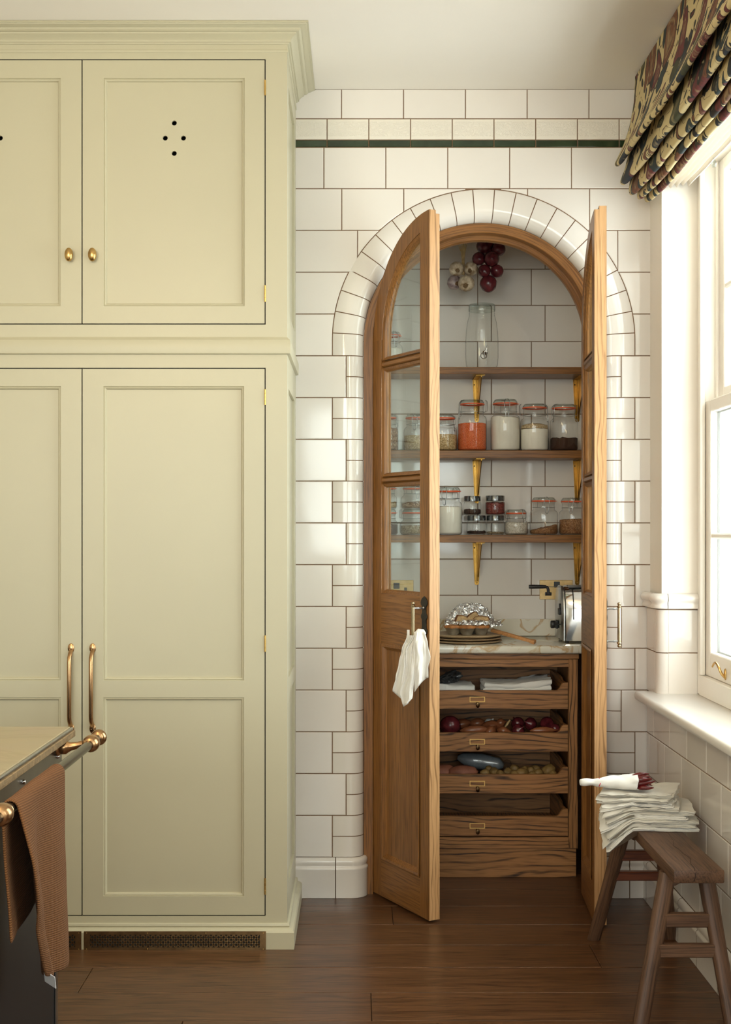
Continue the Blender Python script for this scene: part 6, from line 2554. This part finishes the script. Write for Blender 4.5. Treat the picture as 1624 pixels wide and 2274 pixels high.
# ------------------------------------------------------------------ napkins and chillies on the bench
zN = ZS + 0.0006
NAP = [(0.012, 0.0, 0.27, 0.20, -0.06, 0.012), (0.004, 0.004, 0.275, 0.205, -0.13, 0.011), (0.014, -0.004, 0.27, 0.205, -0.10, 0.012), (-0.006, 0.003, 0.262, 0.20, -0.22, 0.011), (0.010, 0.0, 0.262, 0.20, -0.15, 0.012), (-0.012, 0.002, 0.225, 0.20, -0.24, 0.011), (-0.016, 0.008, 0.215, 0.205, -0.30, 0.012), (-0.018, 0.012, 0.22, 0.21, -0.42, 0.012), (-0.012, 0.020, 0.215, 0.205, -0.34, 0.010)]
names = ['bottom', 'second from the bottom', 'third from the bottom', 'fourth from the bottom', 'fifth from the bottom', 'fourth from the top', 'third from the top', 'second from the top', 'top']
z = zN
NC = Vector((0.893, -0.765, 0))
for k, (dx, dy, w, dd, ro, hh) in enumerate(NAP):
    cx_, cy_ = NC.x + dx, NC.y + dy
    folded('folded_napkin', 'natural linen napkin, ' + names[k] + ' of the stack on the bench', cx_ - w / 2, cx_ + w / 2, cy_ - dd / 2, cy_ + dd / 2, z, hh, 'linen' if k % 3 else 'linen_cloth', 'linen napkins stacked on the bench', k * 3.7 + 1, layers=2 if k % 2 else 3, cat='napkin', wav=0.0105, rot=ro, sag=-0.004 if k < 4 else 0.003, droop=1.0 - k * 0.11)
    z += hh + 0.0008
zT = z + 0.004
# cloth bag of chillies lying on top
bag = thing('chilli_bag', 'white cloth bag lying on the napkins with dried chillies in its mouth', 'bag', (0.83, -0.75, zT))
pa = Vector((0.690, -0.765, zT + 0.016))
pm = Vector((0.856, -0.785, zT + 0.024))
b = B()
rad = [(0, 0.010), (0.06, 0.0135), (0.22, 0.0115), (0.32, 0.0155), (0.6, 0.023), (0.85, 0.028), (1.0, 0.031)]


def bagf(u, v):
    a = 2 * PI * v
    r = lerp_tab(rad, u) * (1 + 0.20 * noise.noise(Vector((u * 7, math.cos(a) * 1.5, math.sin(a) * 1.5))))
    c = pa + (pm - pa) * u
    flat = 0.80
    zz = math.sin(a) * r * flat
    yy = math.cos(a) * r * (1.0 + 0.55 * u)
    return Vector((c.x + 0.006 * math.sin(a) * u, c.y + yy, max(zT + 0.0015, c.z + zz - (0.021 - 0.021 * flat) * u)))


b.grid(bagf, 26, 26, closed_v=True)
b.face([v for v in b.bm.verts[:26]])
o = ob('cloth_bag', b, 'linen_white', bag, 70)
solid(o, 0.0014)
b = B()
b.tube([bagf(0.34, v) + Vector((0, 0, 0.001)) for v in (0.10, 0.16, 0.22, 0.30)] + [bagf(0.37, 0.5 + 0.02) + Vector((0, -0.001, 0.001))][:0], 0.0012, 6)
b.tube([bagf(0.34 + 0.03 * (abs(v - 0.6) * 3), v) * 1.0 + Vector((0, -0.0006, 0)) for v in (0.48, 0.54, 0.60, 0.66)], 0.0014, 6)
ob('red_mark', b, 'red_print', bag, 60, label='red printed curve on the bag')
CH = random.Random(8)
for k in range(13):
    a = CH.uniform(-0.55, 0.55)
    st_ = pm + Vector((CH.uniform(-0.020, 0.002), (k % 5 - 2) * 0.0115, (k // 5) * 0.012 - 0.016))
    L_ = CH.uniform(0.050, 0.068)
    el = CH.uniform(-0.05, 0.25) * (1 if k > 4 else 0.3)
    d1 = Vector((math.cos(a) * math.cos(el), math.sin(a) * math.cos(el), math.sin(el)))
    bend = Vector((0, CH.uniform(-0.006, 0.006), CH.uniform(-0.002, 0.008)))
    pts = [st_ + d1 * L_ * q + bend * math.sin(q * PI) for q in (0, 0.15, 0.3, 0.5, 0.7, 0.88, 1.0)]
    for p in pts:
        p.z = max(p.z, zT + 0.006)
    b = B()
    rs = [0.35, 0.9, 1.0, 0.95, 0.75, 0.4, 0.08]
    b.tube(pts, 0.0075, 9, rfun=lambda t_: rs[min(6, int(round(t_ * 6)))])
    t = thing('dried_chilli', 'dried dark red chilli in the mouth of the white cloth bag', 'chilli', tuple(st_), group='dried chillies in the cloth bag')
    ob('pod', b, 'chilli', t, 70)
